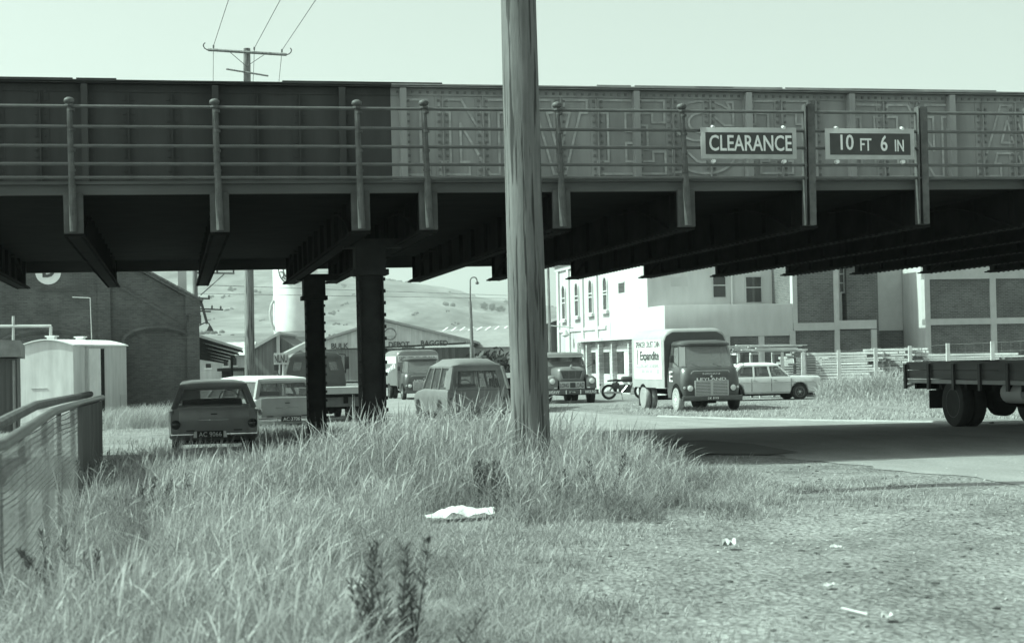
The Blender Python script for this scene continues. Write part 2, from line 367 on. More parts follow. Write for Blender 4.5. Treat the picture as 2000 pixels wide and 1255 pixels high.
# hills
def Mhill():
    m, nt, p = newmat('pasture hill')
    a = ramp(nt, noise(nt, 0.016, 9, 0.7, stretch=(1, .22, 1)), 0.5, 1.4, 0.38, 0.60); b = ramp(nt, noise(nt, 0.06, 6, 0.7, stretch=(1, .25, 1)), 0.55, 1.35)
    val = math_(nt, 'MULTIPLY', math_(nt, 'MULTIPLY', a, b), 0.16)
    cc = nt.nodes.new('ShaderNodeCombineColor')
    for i in range(3): nt.links.new(val, cc.inputs[i])
    nt.links.new(cc.outputs[0], p.inputs['Base Color']); p.inputs['Roughness'].default_value = 0.95; return m
HX = np.array([-6000, -3000, -1500, -900, -560, -300, -185, -110, -60, -10, 60, 140, 300, 700, 1500, 6000], float)
def hill_z(x, y):
    # ridge heights at 2500 m, read off the skyline
    pxs = [-400, 100, 400, 560, 700, 760, 800, 870, 900, 925, 960, 1000, 1100, 1300, 1700, 2600]
    pys = [470, 480, 500, 515, 532, 545, 552, 560, 567, 578, 583, 588, 600, 610, 620, 640]
    rx = np.array([at(a, b, 2500).x for a, b in zip(pxs, pys)]); rzz = np.array([at(a, b, 2500).z for a, b in zip(pxs, pys)])
    hz = np.interp(x*2500/np.maximum(y, 300), rx, rzz)
    t = np.clip((y-450)/(2500-450), 0, 1)
    prof = 0.62*t**1.15 + 0.38*smooth(0.35, 1.0, t)
    back = np.where(y > 2500, 1-0.25*smooth(2500, 4200, y), 1)
    n = 5*np.sin(x/90+y/170)*np.sin(y/130)*t*(1-t)*2.2 + 3*np.sin(x/37+1.3)*np.sin(y/55)*t*(1-t)*2
    return hz*prof*back + n - 4*(t <= 0) - 0.5
tag(grid_obj('hills', np.linspace(-2600, 1900, 181), np.linspace(420, 4200, 127), hill_z, Mhill()), kind='structure')

# ================================================================== BRIDGE
BA = math.atan2(0.2, 1.0); BU = Vector((math.cos(BA), math.sin(BA), 0)); BV = Vector((-math.sin(BA), math.cos(BA), 0)); B0 = Vector((0, 22.1, 0))
def bhit(px, py, d):
    p = onplane(px, py, B0+BV*d, BV)-B0; return p.dot(BU), p.z-BK*p.dot(BU)
BK = 0.006
bridge = thing('railway_bridge', 'dark riveted steel railway overbridge with footpath railing and painted girder', 'bridge', B0, BA)
bridge.rotation_euler.y = -BK
post_px = [(140, 141, 195), (425, 423, 198), (700, 699, 200), (832, 829, 200), (1092, 1088, 204), (1335, 1330, 207), (1581, 1578, 207), (1801, 1796, 212)]
posts = [(bhit(a+8 if i < 6 else a+3, 448, 0)[0], bhit(b, c, 0)[0], bhit(b, c, 0)[1]) for i, (a, b, c) in enumerate(post_px)]
S0 = [p[0] for p in posts]; dl = S0[1]-S0[0]; dr = S0[7]-S0[6]
SB = [S0[0]-3*dl, S0[0]-2*dl, S0[0]-dl] + S0 + [S0[7]+dr*k for k in range(1, 8)]
SL, SR = SB[0]-0.6, SB[-1]+0.6; ZB = 3.465; W = 14.1; DG = 2.55; DG2 = 12.1
zf1 = bhit(1000, 351, 0)[1]; zf0 = bhit(1000, 375, 0)[1]
# deck
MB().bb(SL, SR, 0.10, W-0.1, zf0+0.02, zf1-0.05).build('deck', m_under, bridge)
fb = MB().bb(SL, SR, 0.0, 0.09, zf0, zf1-0.04).bb(SL, SR, -0.06, 0.16, zf1-0.038, zf1+0.0)
fb.build('deck_edge', m_fascia, bridge)
MB().bb(SL, SR, W-0.09, W, zf0-0.2, zf1).build('deck_edge', m_fascia, bridge)
# floor beams (I section with web stiffeners and rivets)
for s in SB:
    b = MB(); zt = zf0+0.015
    b.bb(s-0.012, s+0.012, 0.05, W-0.05, ZB+0.03, zt-0.0); b.bb(s-0.13, s+0.13, 0.02, W-0.02, ZB, ZB+0.028); b.bb(s-0.10, s+0.10, 0.1, W-0.1, ZB+0.028, ZB+0.05)
    for k in range(12):
        y = 0.5+k*1.2; b.bb(s-0.075, s+0.075, y-0.012, y+0.012, ZB+0.052, zt-0.002)
    for k in range(60):
        y = 0.15+k*0.232
        for dx in (-0.1, 0.1): b.box((s+dx, y, ZB-0.006), (0.035, 0.035, 0.02))
    # curved haunch flange rising to the deck near each end
    for yb, sg in ((3.2, -1), (W-3.2, 1)):
        pts = [(yb+sg*2.6*t, ZB+0.05+(zt-ZB-0.1)*(1-t**2)) for t in np.linspace(0, 1, 8)]
        for (y0, z0), (y1, z1) in zip(pts[:-1], pts[1:]):
            b.slab([(s-0.09, y0, z0), (s+0.09, y0, z0), (s+0.09, y1, z1), (s-0.09, y1, z1)], 0.02)
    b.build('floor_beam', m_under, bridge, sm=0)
# gusset block under every post + posts
m_block = M('grey bracket block', 0.075, 0.8, 0.3, 5, 0.2)
for i, s in enumerate(SB):
    hw_ = .12 if i < 9 else .075
    MB().bb(s-hw_, s+hw_, -0.05, 0.015, ZB+0.03, zf0+0.02, bev=0.008).build('bracket', m_block, bridge)
for i, (sb, st, zt) in enumerate([(s, s-0.06, posts[0][2]) for s in SB[:3]] + posts + [(s, s-0.03, posts[7][2]) for s in SB[11:]]):
    ibeam = i >= 9; p = MB()
    if ibeam:
        r = [[(st+dx, -0.14+dy, zt) for dx, dy in ((-.055, -.05), (.055, -.05), (.055, .05), (-.055, .05))], [(sb+dx, -0.10+dy, ZB+0.03) for dx, dy in ((-.045, -.05), (.045, -.05), (.045, .05), (-.045, .05))]]
        p.loft(r[::-1]); p.loft([[(q[0]-0.065, q[1]-0.02, q[2]-0.001) for q in (r[1][0], (r[1][0][0]+0.012, r[1][0][1], r[1][0][2]), (r[1][3][0]+0.012, r[1][3][1]+0.05, r[1][3][2]), (r[1][3][0], r[1][3][1]+0.05, r[1][3][2]))],
                 [(q[0]-0.03, q[1]-0.02, q[2]-0.001) for q in (r[0][0], (r[0][0][0]+0.012, r[0][0][1], r[0][0][2]), (r[0][3][0]+0.012, r[0][3][1]+0.05, r[0][3][2]), (r[0][3][0], r[0][3][1]+0.05, r[0][3][2]))]])
    else:
        zm = zf1-0.05; sm_ = st+(sb-st)*(zt-zm)/(zt-ZB)
        p.tube((sb, -0.10, ZB+0.05), (sm_, -0.12, zm), 0.048, 0.043); p.tube((sm_, -0.12, zm), (st, -0.13, zt-0.05), 0.043, 0.034)
        p.ball((st, -0.13, zt-0.03), 0.068, 2, (1.0, 1.0, 0.68)); p.tube((st, -0.13, zt-0.10), (st, -0.13, zt-0.075), 0.055)
        for k in range(4): p.tube((st+0.02, -0.13, zt-0.13-0.25*k), (st+0.02, -0.13, zt-0.16-0.25*k), 0.047)
    p.build('rail_post', m_post, bridge)
for yl, yr in ((207, 223), (247, 259), (285, 291), (320.5, 323.5), (347.5, 348)):
    sl_, zl = bhit(3, yl, -0.1); sr_, zr = bhit(1990, yr, -0.1); t = MB(); k = (zr-zl)/(sr_-sl_)
    t.tube((SL, -0.125, zl+k*(SL-sl_)), (SR, -0.125, zl+k*(SR-sl_)), 0.021, seg=8); t.build('handrail', m_rail, bridge)
# girders
gl = bhit(300, 157, DG); gr = bhit(1985, 180, DG); gk = (gr[1]-gl[1])/(gr[0]-gl[0])
def gtop(s): return gl[1]-0.045+gk*(s-gl[0])
s_light = bhit(768, 250, DG)[0]
def girder(name, s0, s1, d, mat, face):
    g = MB(); rv = MB()
    for a in (s0,):
        g.loft([[(s0, d-0.012, zf1-0.04), (s0, d+0.012, zf1-0.04), (s0, d+0.012, gtop(s0)), (s0, d-0.012, gtop(s0))], [(s1, d-0.012, zf1-0.04), (s1, d+0.012, zf1-0.04), (s1, d+0.012, gtop(s1)), (s1, d-0.012, gtop(s1))]])
    sd_ = -1 if face < 0 else 1
    for (h, hw, dz) in ((0.02, 0.17, 0.0), (0.012, 0.15, -0.022)):
        g.loft([[(q, d-hw, gtop(q)+dz), (q, d+hw, gtop(q)+dz), (q, d+hw, gtop(q)+dz+h), (q, d-hw, gtop(q)+dz+h)] for q in (s0, s1)])
    ang = d+sd_*0.016
    g.loft([[(q, ang, gtop(q)-0.13), (q, ang+sd_*0.012, gtop(q)-0.13), (q, ang+sd_*0.012, gtop(q)-0.024), (q, ang, gtop(q)-0.024)] for q in (s0, s1)])
    # stiffeners: a deep gusset at each floor beam, two flat riveted covers between
    for a, b in zip(SB[:-1], SB[1:]):
        short = (b-a) < 1.2
        for k in range(1 if short else 3):
            q = a+(b-a)*k/3.0+0.04
            if not (s0+0.02 < q < s1-0.02): continue
            zt = gtop(q)-0.14
            if k == 0: g.bb(q-0.045, q+0.045, d+sd_*0.014, d+sd_*0.17, zf1-0.03, zt+0.10); g.bb(q+0.047, q+0.13, d+sd_*0.014, d+sd_*0.024, zf1-0.03, zt)
            else: g.bb(q-0.012, q+0.002, d+sd_*0.014, d+sd_*0.085, zf1-0.03, zt); g.bb(q+0.003, q+0.11, d+sd_*0.014, d+sd_*0.024, zf1-0.03, zt); g.bb(q-0.11, q-0.013, d+sd_*0.014, d+sd_*0.024, zf1-0.03, zt)
            if face < 0:
                for dx in ((0.09,) if k == 0 else (-0.06, 0.06)):
                    z = ZB+0.9
                    while z < zt: rv.box((q+dx, d-0.03, z), (0.034, 0.02, 0.034)); z += 0.10
    if face < 0:
        q = s0+0.1
        while q < s1-0.05: rv.box((q, d-0.034, gtop(q)-0.08), (0.034, 0.02, 0.034)); q += 0.11
    go = g.build(name, mat, bridge, sm=0)
    if face < 0: rv.build('rivets', m_rivet if mat is m_ltgirder else m_dkgirder, go, sm=0)['kind'] = 'stuff'
    return go
m_rivet = M('shadow-dark rivets', 0.23, 0.8, 0.3, 9)  # darker colour stands in for the faint shadows of the rivet heads
girder('plate_girder', SL, s_light-0.001, DG, m_dkgirder, -1)['label'] = 'dark unpainted length of girder'
girder('plate_girder', s_light, SR, DG, m_ltgirder, -1)['label'] = 'pale painted length of girder with ghost lettering'
girder('plate_girder', SL, SR, DG2, m_dkgirder, 1)
for (a, b) in ((0, 148), (155, 233), (555, 790), (640, 865), (1165, 1231), (1238, 1430), (1355, 1525), (1530, 1790), (1660, 1940)):
    q0 = bhit(a, 160, DG)[0]; q1 = bhit(b, 165, DG)[0]
    MB().loft([[(q, DG-0.16, gtop(q)+0.021), (q, DG+0.16, gtop(q)+0.021), (q, DG+0.16, gtop(q)+0.042), (q, DG-0.16, gtop(q)+0.042)] for q in (q0, q1)]).build('cover_plate', m_ltgirder if a > 700 else m_dkgirder, bridge)
# ghost letters: slab-serif outlines painted on the girder
LT = {
 'I': [[(0, 0), (1, 0), (1, .17), (.72, .17), (.72, .83), (1, .83), (1, 1), (0, 1), (0, .83), (.28, .83), (.28, .17), (0, .17)]],
 'N': [[(0, 0), (.42, 0), (.42, .17), (.3, .17), (.3, .68), (.72, 0), (.86, 0), (.86, .83), (1, .83), (1, 1), (.6, 1), (.6, .83), (.72, .83), (.72, .36), (.32, 1), (0, 1), (0, .83), (.15, .83), (.15, .17), (0, .17)]],
 'V': [[(.4, 0), (.6, 0), (.88, .83), (1, .83), (1, 1), (.6, 1), (.6, .83), (.7, .83), (.5, .25), (.3, .83), (.4, .83), (.4, 1), (0, 1), (0, .83), (.12, .83)]],
 'E': [[(0, 0), (1, 0), (1, .3), (.82, .3), (.82, .17), (.42, .17), (.42, .42), (.58, .42), (.58, .34), (.74, .34), (.74, .66), (.58, .66), (.58, .58), (.42, .58), (.42, .83), (.82, .83), (.82, .7), (1, .7), (1, 1), (0, 1), (0, .83), (.16, .83), (.16, .17), (0, .17)]],
 'T': [[(.25, 0), (.75, 0), (.75, .17), (.62, .17), (.62, .83), (.82, .83), (.82, .68), (1, .68), (1, 1), (0, 1), (0, .68), (.18, .68), (.18, .83), (.38, .83), (.38, .17), (.25, .17)]],
 'A': [[(0, 0), (.38, 0), (.38, .17), (.28, .17), (.33, .32), (.67, .32), (.72, .17), (.62, .17), (.62, 0), (1, 0), (1, .17), (.9, .17), (.6, 1), (.4, 1), (.1, .17), (0, .17)], [(.4, .47), (.6, .47), (.5, .78)]],
}
so_ = [(.95+.0*t, .78) for t in (0,)]
def arc(cx, cy, rx, ry, a0, a1, n=10): return [(cx+rx*math.cos(R(a0+(a1-a0)*i/n)), cy+ry*math.sin(R(a0+(a1-a0)*i/n))) for i in range(n+1)]
LT['S'] = [arc(.5, .72, .5, .28, 20, 250, 14)+arc(.5, .30, .24, .15, 80, -120, 10)+[(.16, .36), (0, .36), (0, .02), (.12, .02), (.2, .08)]+arc(.52, .28, .48, .28, 240, 430, 14)+arc(.5, .70, .24, .14, 260, 60, 10)+[(.84, .66), (.98, .66), (.98, .98), (.88, .98)]]
def stroke(mb, poly, P, wd):
    n = len(poly)
    for i in range(n):
        a = Vector(P(*poly[i])); b = Vector(P(*poly[(i+1) % n])); d = (b-a)
        if d.length < 1e-4: continue
        d.normalize(); nn = Vector((-d.z, 0, d.x))*wd/2; e = d*wd*0.35
        mb.loft([[a-nn-e, b-nn+e, b+nn+e, a+nn-e], [v-Vector((0, 0.004+0.0006*(i % 3), 0)) for v in (a-nn-e, b-nn+e, b+nn+e, a+nn-e)]])
for ch, x0, x1 in (('I', 786, 842), ('N', 864, 998), ('V', 1040, 1152), ('E', 1171, 1303), ('S', 1318, 1440), ('T', 1458, 1582), ('I', 1668, 1730), ('N', 1738, 1862), ('A', 1912, 2030)):
    a = bhit(x0, 340, DG)[0]; b = bhit(x1, 340, DG)[0]; za = bhit(1000, 341, DG)[1]; zb_ = bhit(1000, 196, DG)[1]
    if x0 > 1600: za, zb_ = bhit(1800, 345, DG)[1], bhit(1800, 206, DG)[1]
    lm = MB()
    for poly in LT[ch]: stroke(lm, poly, lambda u, v: (a+(b-a)*u, DG-0.026, za+(zb_-za)*v), 0.034)
    lm.build('lettering', m_ghost, bridge, sm=0)
# columns (one bent of two)
def column(px, py, d, wd, ztop, nm):
    s = bhit(px, py, d)[0]; p = B0+BU*s+BV*d; zg = gzf(p.x, p.y)-0.3; c = MB()
    c.bb(s-wd/2, s+wd/2, d-0.10, d+0.10, zg, ztop); h = wd/2
    for sx in (-1, 1):
        c.bb(s+sx*(h+0.002)-0.012, s+sx*(h+0.002)+0.012, d-0.20, d+0.20, zg, ztop-0.02)
        z = zg
        while z < ztop-0.1:
            c.box((s+sx*(h+0.02), d-0.17, z), (0.04, 0.05, 0.05)); c.box((s+sx*(h-0.05), d-0.11, z), (0.04, 0.04, 0.04)); z += 0.17
    c.bb(s-h-0.09, s+h+0.09, d-0.24, d+0.24, ztop-0.42, ztop-0.34); c.bb(s-h-0.05, s+h+0.05, d-0.22, d+0.22, ztop-0.34, ztop)
    c.bb(s-h-0.06, s+h+0.06, d-0.26, d+0.26, zg, zg+0.42)
    return c.build('column', m_column, bridge, sm=0)
column(617, 700, 12.0, 0.33, ZB+0.001, 'far'); column(727, 700, 2.6, 0.33, ZB+0.001, 'near')
MB().bb((SB[5]+SB[6])/2-.42, (SB[5]+SB[6])/2+.42, DG-0.13, DG+0.13, ZB-0.03, ZB+0.10).build('bearing', m_column, bridge)
MB().bb((SB[5]+SB[6])/2-.42, (SB[5]+SB[6])/2+.42, DG2-0.13, DG2+0.13, ZB-0.03, ZB+0.10).build('bearing', m_column, bridge)

# signs hung on the railing
def sign(name, label, px0, px1, py0, py1, words, hits):
    s0, z1 = bhit(px0, py0, -0.18); s1, z0 = bhit(px1, py1, -0.18); z1 += BK*s0; z0 += BK*s1; c = B0+BU*(s0+s1)/2-BV*0.18; h = z1-z0; wd = s1-s0
    t = thing(name, label, 'sign', (c.x, c.y, (z0+z1)/2), BA)
    MB().bb(-wd/2, wd/2, -0.012, 0.012, -h/2, h/2, bev=0.004).build('board', m_signrim, t)
    MB().bb(-wd/2+0.062, wd/2-0.062, -0.018, -0.0125, -h/2+0.062, h/2-0.066).build('panel', m_signbd, t)
    for (s, u0, u1, v0, v1) in words:
        text(s, (u1-u0)*wd, (v1-v0)*h, ((u0+u1)/2*wd-wd/2, -0.021, h/2-(v0+v1)/2*h), (1, 0, 0), (0, 0, 1), m_white, t, bold=0.012)
    for u in (0.13, 0.87):
        MB().tube((u*wd-wd/2, -0.02, h/2+0.0), (u*wd-wd/2, 0.05, h/2+0.02), 0.022).build('bolt', m_bolt, t)
        MB().tube((u*wd-wd/2, -0.02, -h/2-0.03), (u*wd-wd/2, 0.05, -h/2-0.03), 0.026).tube((u*wd-wd/2, 0.03, -h/2-0.06), (u*wd-wd/2, 0.03, -h/2+0.05), 0.012).build('bolt', m_bolt, t)
sign('clearance_sign', 'rectangular dark sign reading CLEARANCE in a grey rim', 1368, 1556, 249, 311, [('CLEARANCE', 0.083, 0.945, 0.24, 0.75)], 0)
sign('height_sign', 'rectangular dark sign reading 10 FT 6 IN in a grey rim', 1611, 1786, 251, 312, [('10', 0.165, 0.31, 0.20, 0.70), ('FT', 0.385, 0.51, 0.32, 0.72), ('6', 0.615, 0.69, 0.22, 0.73), ('IN', 0.775, 0.875, 0.36, 0.74)], 0)

# ================================================================== POLES, WIRES
def knotty(mb, p0, p1, r0, r1, seg=28, n=40, amp=0.012):
    p0 = Vector(p0); p1 = Vector(p1); rings = []
    for k in range(n+1):
        t = k/n; c = p0.lerp(p1, t); r = r0+(r1-r0)*t; ring = []
        for i in range(seg):
            a = 2*math.pi*i/seg; rr = r*(1+amp*math.sin(3*a+2.2*t)+amp*0.8*math.sin(7*a-5*t+1)+amp*0.5*math.sin(13*a+9*t)+amp*0.5*math.sin(23*t+2*a))
            ring.append(c+Vector((rr*math.cos(a), rr*math.sin(a), 0)))
        rings.append(ring)
    return mb.loft(rings)
YP = 17.6; pb = at(1036.5, 850, YP); pt = at(1012, 0, YP)
up = thing('utility_pole', 'thick weathered timber pole standing in tall grass in front of the bridge', 'pole', (pb.x, pb.y, gzf(pb.x, pb.y)))
dz = (pt.x-pb.x)/(pt.z-pb.z); z0 = -0.4; z1 = 6.6; g0 = gzf(pb.x, pb.y); xb = (g0-pb.z)*dz
knotty(MB(), (xb+dz*z0, 0, z0), (xb+dz*z1, 0, z1), 0.202, 0.18).build('pole', m_pole, up)
YF = 57.0; fp = at(484, 700, YF); ft = at(482, 95, YF)
def power_pole():
    o = thing('power_pole', 'tall timber power pole with a crossarm rising above the left of the bridge', 'pole', (fp.x, fp.y, gzf(fp.x, fp.y)))
    L = lambda p: Vector(p)-o.location
    knotty(MB(), L((fp.x+0.05, fp.y, -0.3)), L((ft.x, ft.y, ft.z)), 0.185, 0.118, seg=14, n=16, amp=0.006).build('pole', m_farpole, o)
    a, b = at(406, 97.5, YF-0.2), at(560, 107, YF-0.2); d = (b-a).normalized()
    MB().tube(L(a), L(b), 0.05, seg=4).build('crossarm', m_farpole, o)
    a2, b2 = at(442, 135, YF-0.22), at(524, 148.5, YF-0.22); MB().tube(L(a2), L(b2), 0.03, seg=4).build('crossarm', m_farpole, o)
    for q, r in (((449, 102), (483, 131)), ((516, 107), (483, 129))):
        MB().tube(L(at(*q, YF-0.25)), L(at(*r, YF-0.25)), 0.012, seg=6).build('brace', m_dkmetal, o)
    for pts in ([(406, 98), (400, 95), (397, 90), (398, 86), (401, 83.5)], [(560, 107), (565, 105.5), (569, 101), (569, 97), (567, 94)]):
        MB().path([L(at(x, y, YF-0.2)) for x, y in pts], 0.02, 6).build('hook', m_dkmetal, o)
    for q in ((417, 91), (496.5, 95), (550.5, 99.5)):
        c = L(at(*q, YF-0.2)); MB().tube(c-Vector((0, 0, 0.12)), c, 0.012, seg=6).lathe([(0.02, -.05), (.035, -.02), (.025, 0), (.032, .03), (.01, .06)], c, (0, 0, 1), 8).build('insulator', m_dkmetal, o)
power_pole()
for i, (q0, q1, q2, lb) in enumerate((((417, 90), (541, -290), (414, 400), 'leftmost of three thin wires on the power pole crossarm'), ((497, 94), (701, -286), (484, 420), 'middle of three thin wires on the power pole crossarm'), ((551, 98), (819, -302), (520, 410), 'rightmost of three thin wires on the power pole crossarm'))):
    a = at(*q0, YF-0.2); b = at(*q1, 28); c = at(*q2, 120)
    tag(MB().tube(b, a, 0.010, seg=5).tube(a, c, 0.010, seg=5).build('power_line', m_wire), lb, 'wire', 'wires on the power pole')
# wires across the hills
for (a, b, Y0, Y1, lb) in (((385, 556), (1000, 577), 95, 140, 'upper thin telegraph wire crossing in front of the hills'), ((385, 573), (1000, 583), 95, 140, 'lower thin telegraph wire crossing in front of the hills')):
    tag(MB().tube(at(*a, Y0), at(*b, Y1), 0.014, seg=5).build('telegraph_wire', m_wire), lb, 'wire', 'telegraph wires')
# telegraph pole behind the brick shed corner
YT = 98
tp = at(381, 560, YT); tg = thing('telegraph_pole', 'telegraph pole with stacked crossarms half hidden behind the brick shed', 'pole', (tp.x, tp.y, -0.4))
L = lambda p: Vector(p)-tg.location
knotty(MB(), (0, 0, -.2), (0, 0, at(381, 500, YT).z+.4), 0.2, 0.14, 12, 10, .006).build('pole', m_farpole, tg)
for q0, q1, r in (((383, 532.5), (458, 533.5), .05), ((383, 582), (410, 583), .05), ((383, 602.5), (436, 604.5), .045), ((383, 607), (412, 608), .045), ((383, 554), (400, 557), .045)):
    MB().tube(L(at(*q0, YT)), L(at(*q1, YT)), r, seg=4).build('crossarm', m_dkmetal, tg)
MB().tube(L(at(392, 576, YT)), L(at(438, 535, YT)), 0.03, seg=6).build('brace', m_dkmetal, tg)
for q in ((424, 529), (456, 529), (408, 579), (414, 599), (431, 600)): MB().lathe([(.03, -.1), (.06, -.03), (.05, .05), (.02, .1)], L(at(*q, YT)), (0, 0, 1), 8).build('insulator', m_dkmetal, tg)
# street lamp
YL = 120; lp = at(922, 695, YL)
sl_ = thing('street_lamp', 'tall thin street lamp with a hooked neck in front of the hills', 'street lamp', (lp.x, lp.y, 0))
L = lambda p: Vector(p)-sl_.location
MB().tube((0, 0, 0), L(at(921, 655, YL)), 0.16, 0.13).tube(L(at(921, 655, YL)), L(at(918.5, 588, YL)), 0.13, 0.10).build('post', m_farpole, sl_)
MB().tube(L(at(918.5, 592, YL)), L(at(918.5, 548, YL)), 0.05, 0.045).path([L(at(x, y, YL)) for x, y in ((918.5, 548), (919.5, 544.5), (922, 542), (925.5, 541), (929, 542), (931, 545), (932, 549))], 0.045, 6).build('neck', m_dkmetal, sl_)
MB().lathe([(.03, .12), (.1, .05), (.14, -.05), (.05, -.12)], L(at(932, 552, YL)), (0, 0, 1), 10).build('lamp_head', m_dkmetal, sl_)
MB().tube(L(at(910, 669.5, YL)), L(at(929, 670, YL)), 0.05, seg=4).build('crossarm', m_dkmetal, sl_)
# slim pole by the white building
sp = at(1075, 690, 84)
tag(MB().tube((sp.x, sp.y, -.1), at(1070, 500, 84), 0.085, 0.06, seg=8).build('slim_post', m_farpole), 'slim dark pole in front of the white building corner', 'pole')

# ================================================================== FENCE at the left
fa = [at(-40, 880, 9.0), at(5, 868, 9.6), at(60, 832, 11.2), at(105, 803, 13.8), at(150, 789, 17.8), at(200, 776, 22.4)]
fence = thing('mesh_fence', 'sagging pipe topped wire mesh fence running from the left foreground to the bridge', 'fence', (fa[1].x, fa[1].y, 0.3))
L = lambda p: Vector(p)-fence.location
MB().path([L(p) for p in fa], 0.036, 12).build('top_rail', M('galvanised pipe', 0.14, 0.35, 0.2, 8, spec=0.5), fence)
MB().path([L(p+Vector((-0.22, 0.25, 0.045))) for p in fa], 0.04, 10).build('back_rail', M('rusty pipe', 0.12, 0.7, 0.3, 8), fence)
def fpt(t):
    t = t*(len(fa)-1); i = min(int(t), len(fa)-2); return fa[i].lerp(fa[i+1], t-i)
wm = MB(); N = 60
for r_ in range(23):                          # welded mesh: rows and thinner uprights
    f_ = r_/22
    for k in range(N):
        P2 = []
        for t in (k/N, (k+1)/N):
            p = fpt(t); g_ = gzf(p.x, p.y)+.02; P2.append(L((p.x+.012*math.sin(9*t+r_*.7), p.y, g_+(p.z-.05-g_)*f_+.006*math.sin(31*t+r_))))
        wm.tube(P2[0], P2[1], 0.0042, seg=4, caps=False)
for k in range(150):
    p = fpt(k/150); wm.tube(L((p.x, p.y, gzf(p.x, p.y)+.02)), L((p.x, p.y, p.z-.05)), 0.0022, seg=4, caps=False)
wm.build('wire_mesh', m_netting, fence, sm=0)
for t in (0.18, 0.36, 0.54, 0.66, 0.78, 0.90): 
    p = fpt(t); MB().tube(L((p.x-.03, p.y, gzf(p.x, p.y)-.2)), L(p-Vector((.03, 0, 0))), 0.022, seg=8).build('fence_post', m_dkmetal, fence)
for ta, tb in ((.80, .868), (.874, .955)):
    pa, pb_ = fpt(ta), fpt(tb); MB().slab([L((pa.x+.03, pa.y, gzf(pa.x, pa.y)-.2)), L((pb_.x+.03, pb_.y, gzf(pb_.x, pb_.y)-.2)), L((pb_.x+.03, pb_.y, pb_.z-.03)), L((pa.x+.03, pa.y, pa.z-.03))], .05).build('end_board', m_hut, fence)
bl = MB()
for a, b in zip(np.linspace(0, .9, 12)[:-1], np.linspace(0, .9, 12)[1:]):
    pa, pb_ = fpt(a), fpt(b); bl.slab([L((pa.x+.05, pa.y, gzf(pa.x, pa.y)-.1)), L((pb_.x+.05, pb_.y, gzf(pb_.x, pb_.y)-.1)), L((pb_.x+.05, pb_.y, gzf(pb_.x, pb_.y)+.14)), L((pa.x+.05, pa.y, gzf(pa.x, pa.y)+.14))], .04)
bl.build('kick_board', m_hut, fence)

# ================================================================== BUILDINGS, right: white corner building + brick wing
C0 = at(1300, 700, 75.0); C0 = Vector((C0.x, C0.y, 0)); CR = BA
def fh(px, py, d=0.0):                      # on a front plane (parallel to the bridge), d behind the corner -> (s, z)
    p = onplane(px, py, C0+BV*d, BV)-C0; return p.dot(BU), p.z
def gh(px, py, s=0.0):                      # on the street facade (perpendicular) -> (d, z)
    p = onplane(px, py, C0+BU*s, BU)-C0; return p.dot(BV), p.z
wb = thing('corner_building', 'white plastered two storey corner building with tall arched windows and brick shopfront', 'building', C0, CR)
zlow = fh(1300, 596)[1]; zaw = gh(1180, 666)[1]
d_up = gh(1265, 600)[0]; d_old = gh(1186, 560)[0]; d_end = gh(1088, 560)[0]; zcor = gh(1100, 528)[1]; ztop = zcor+1.6
# lower wing walls (front face towards the camera, street face to the left)
s_b = fh(1549, 640)[0]; zband = fh(1430, 646)[1]
MB().bb(0, s_b, 0, 9, zaw+0.003, zlow, bev=0.01).build('lower_wall', m_plaster, wb).scale = (1, 1, 1)
bs = MB(); bs.bb(0.06, s_b, 0.08, 9, -0.3, zaw); bs.build('brick_base', m_brickmid, wb)
# upper wing set back
MB().bb(0.003, 7.6, d_up, d_old-0.003, zlow+0.003, ztop+1.5).build('upper_wall', m_plaster, wb)
MB().bb(0.003, 7.6, 9.003, d_old-0.003, -0.3, zlow).build('side_wall', m_plaster, wb)
MB().bb(0.0, 9, d_old, d_end, -0.3, ztop).build('old_wall', m_plaster, wb)
co = MB(); co.bb(-0.22, 9.1, d_old-0.1, d_end+0.22, zcor+0.25, zcor+0.42).bb(-0.38, 9.2, d_old-0.1, d_end+0.4, zcor+0.423, zcor+0.62).bb(-0.10, 9.05, d_old-0.1, d_end+0.10, zcor-0.02, zcor+0.247)
co.build('cornice', m_plaster, wb)
pil = MB()
for px in (1092, 1112, 1139, 1167): 
    d = gh(px, 600)[0]; pil.bb(-0.09, -0.002, d-0.25, d+0.25, -0.2, zcor-0.03)
pil.bb(-0.07, -0.002, d_old+.3, d_end-.3, gh(1100, 645)[1]-.12, gh(1100, 645)[1]+.05)
pil.build('pilaster', m_plaster, wb)
for px, yt, yb in ((1101.5, 557, 624), (1127, 552, 618), (1154, 546, 612), (1182.5, 540.5, 606)):
    d, zt = gh(px, yt); zb_ = gh(px, yb)[1]; r = 0.42
    pts = [(-r, zb_)] + [(r*math.cos(a), zt-r+r*math.sin(a)) for a in np.linspace(math.pi, 0, 9)] + [(r, zb_)]
    wo = MB(); wo.loft([[(-0.012, d+u, z) for u, z in pts], [(-0.004, d+u, z) for u, z in pts]]); wn = wo.build('window', m_winglass, wb)
    fr = MB()
    for (u0, z0_), (u1, z1_) in zip(pts, pts[1:]+pts[:1]): fr.tube((-0.03, d+u0, z0_), (-0.03, d+u1, z1_), 0.05, seg=6)
    fr.bb(-0.05, -0.014, d-r, d+r, (zt+zb_)/2-.06, (zt+zb_)/2+.0); fr.bb(-0.05, -0.014, d-r, d+r, zt-.75, zt-.69)
    fr.build('frame', m_plaster, wn); MB().bb(-0.16, -0.003, d-.62, d+.62, zb_-.17, zb_-.03).build('sill', m_plaster, wn)
d, z = gh(1100, 672); 
pts = [(-.5, -.0)] + [(.5*math.cos(a), z+.45+.5*math.sin(a)) for a in np.linspace(math.pi, 0, 9)] + [(.5, -.0)]
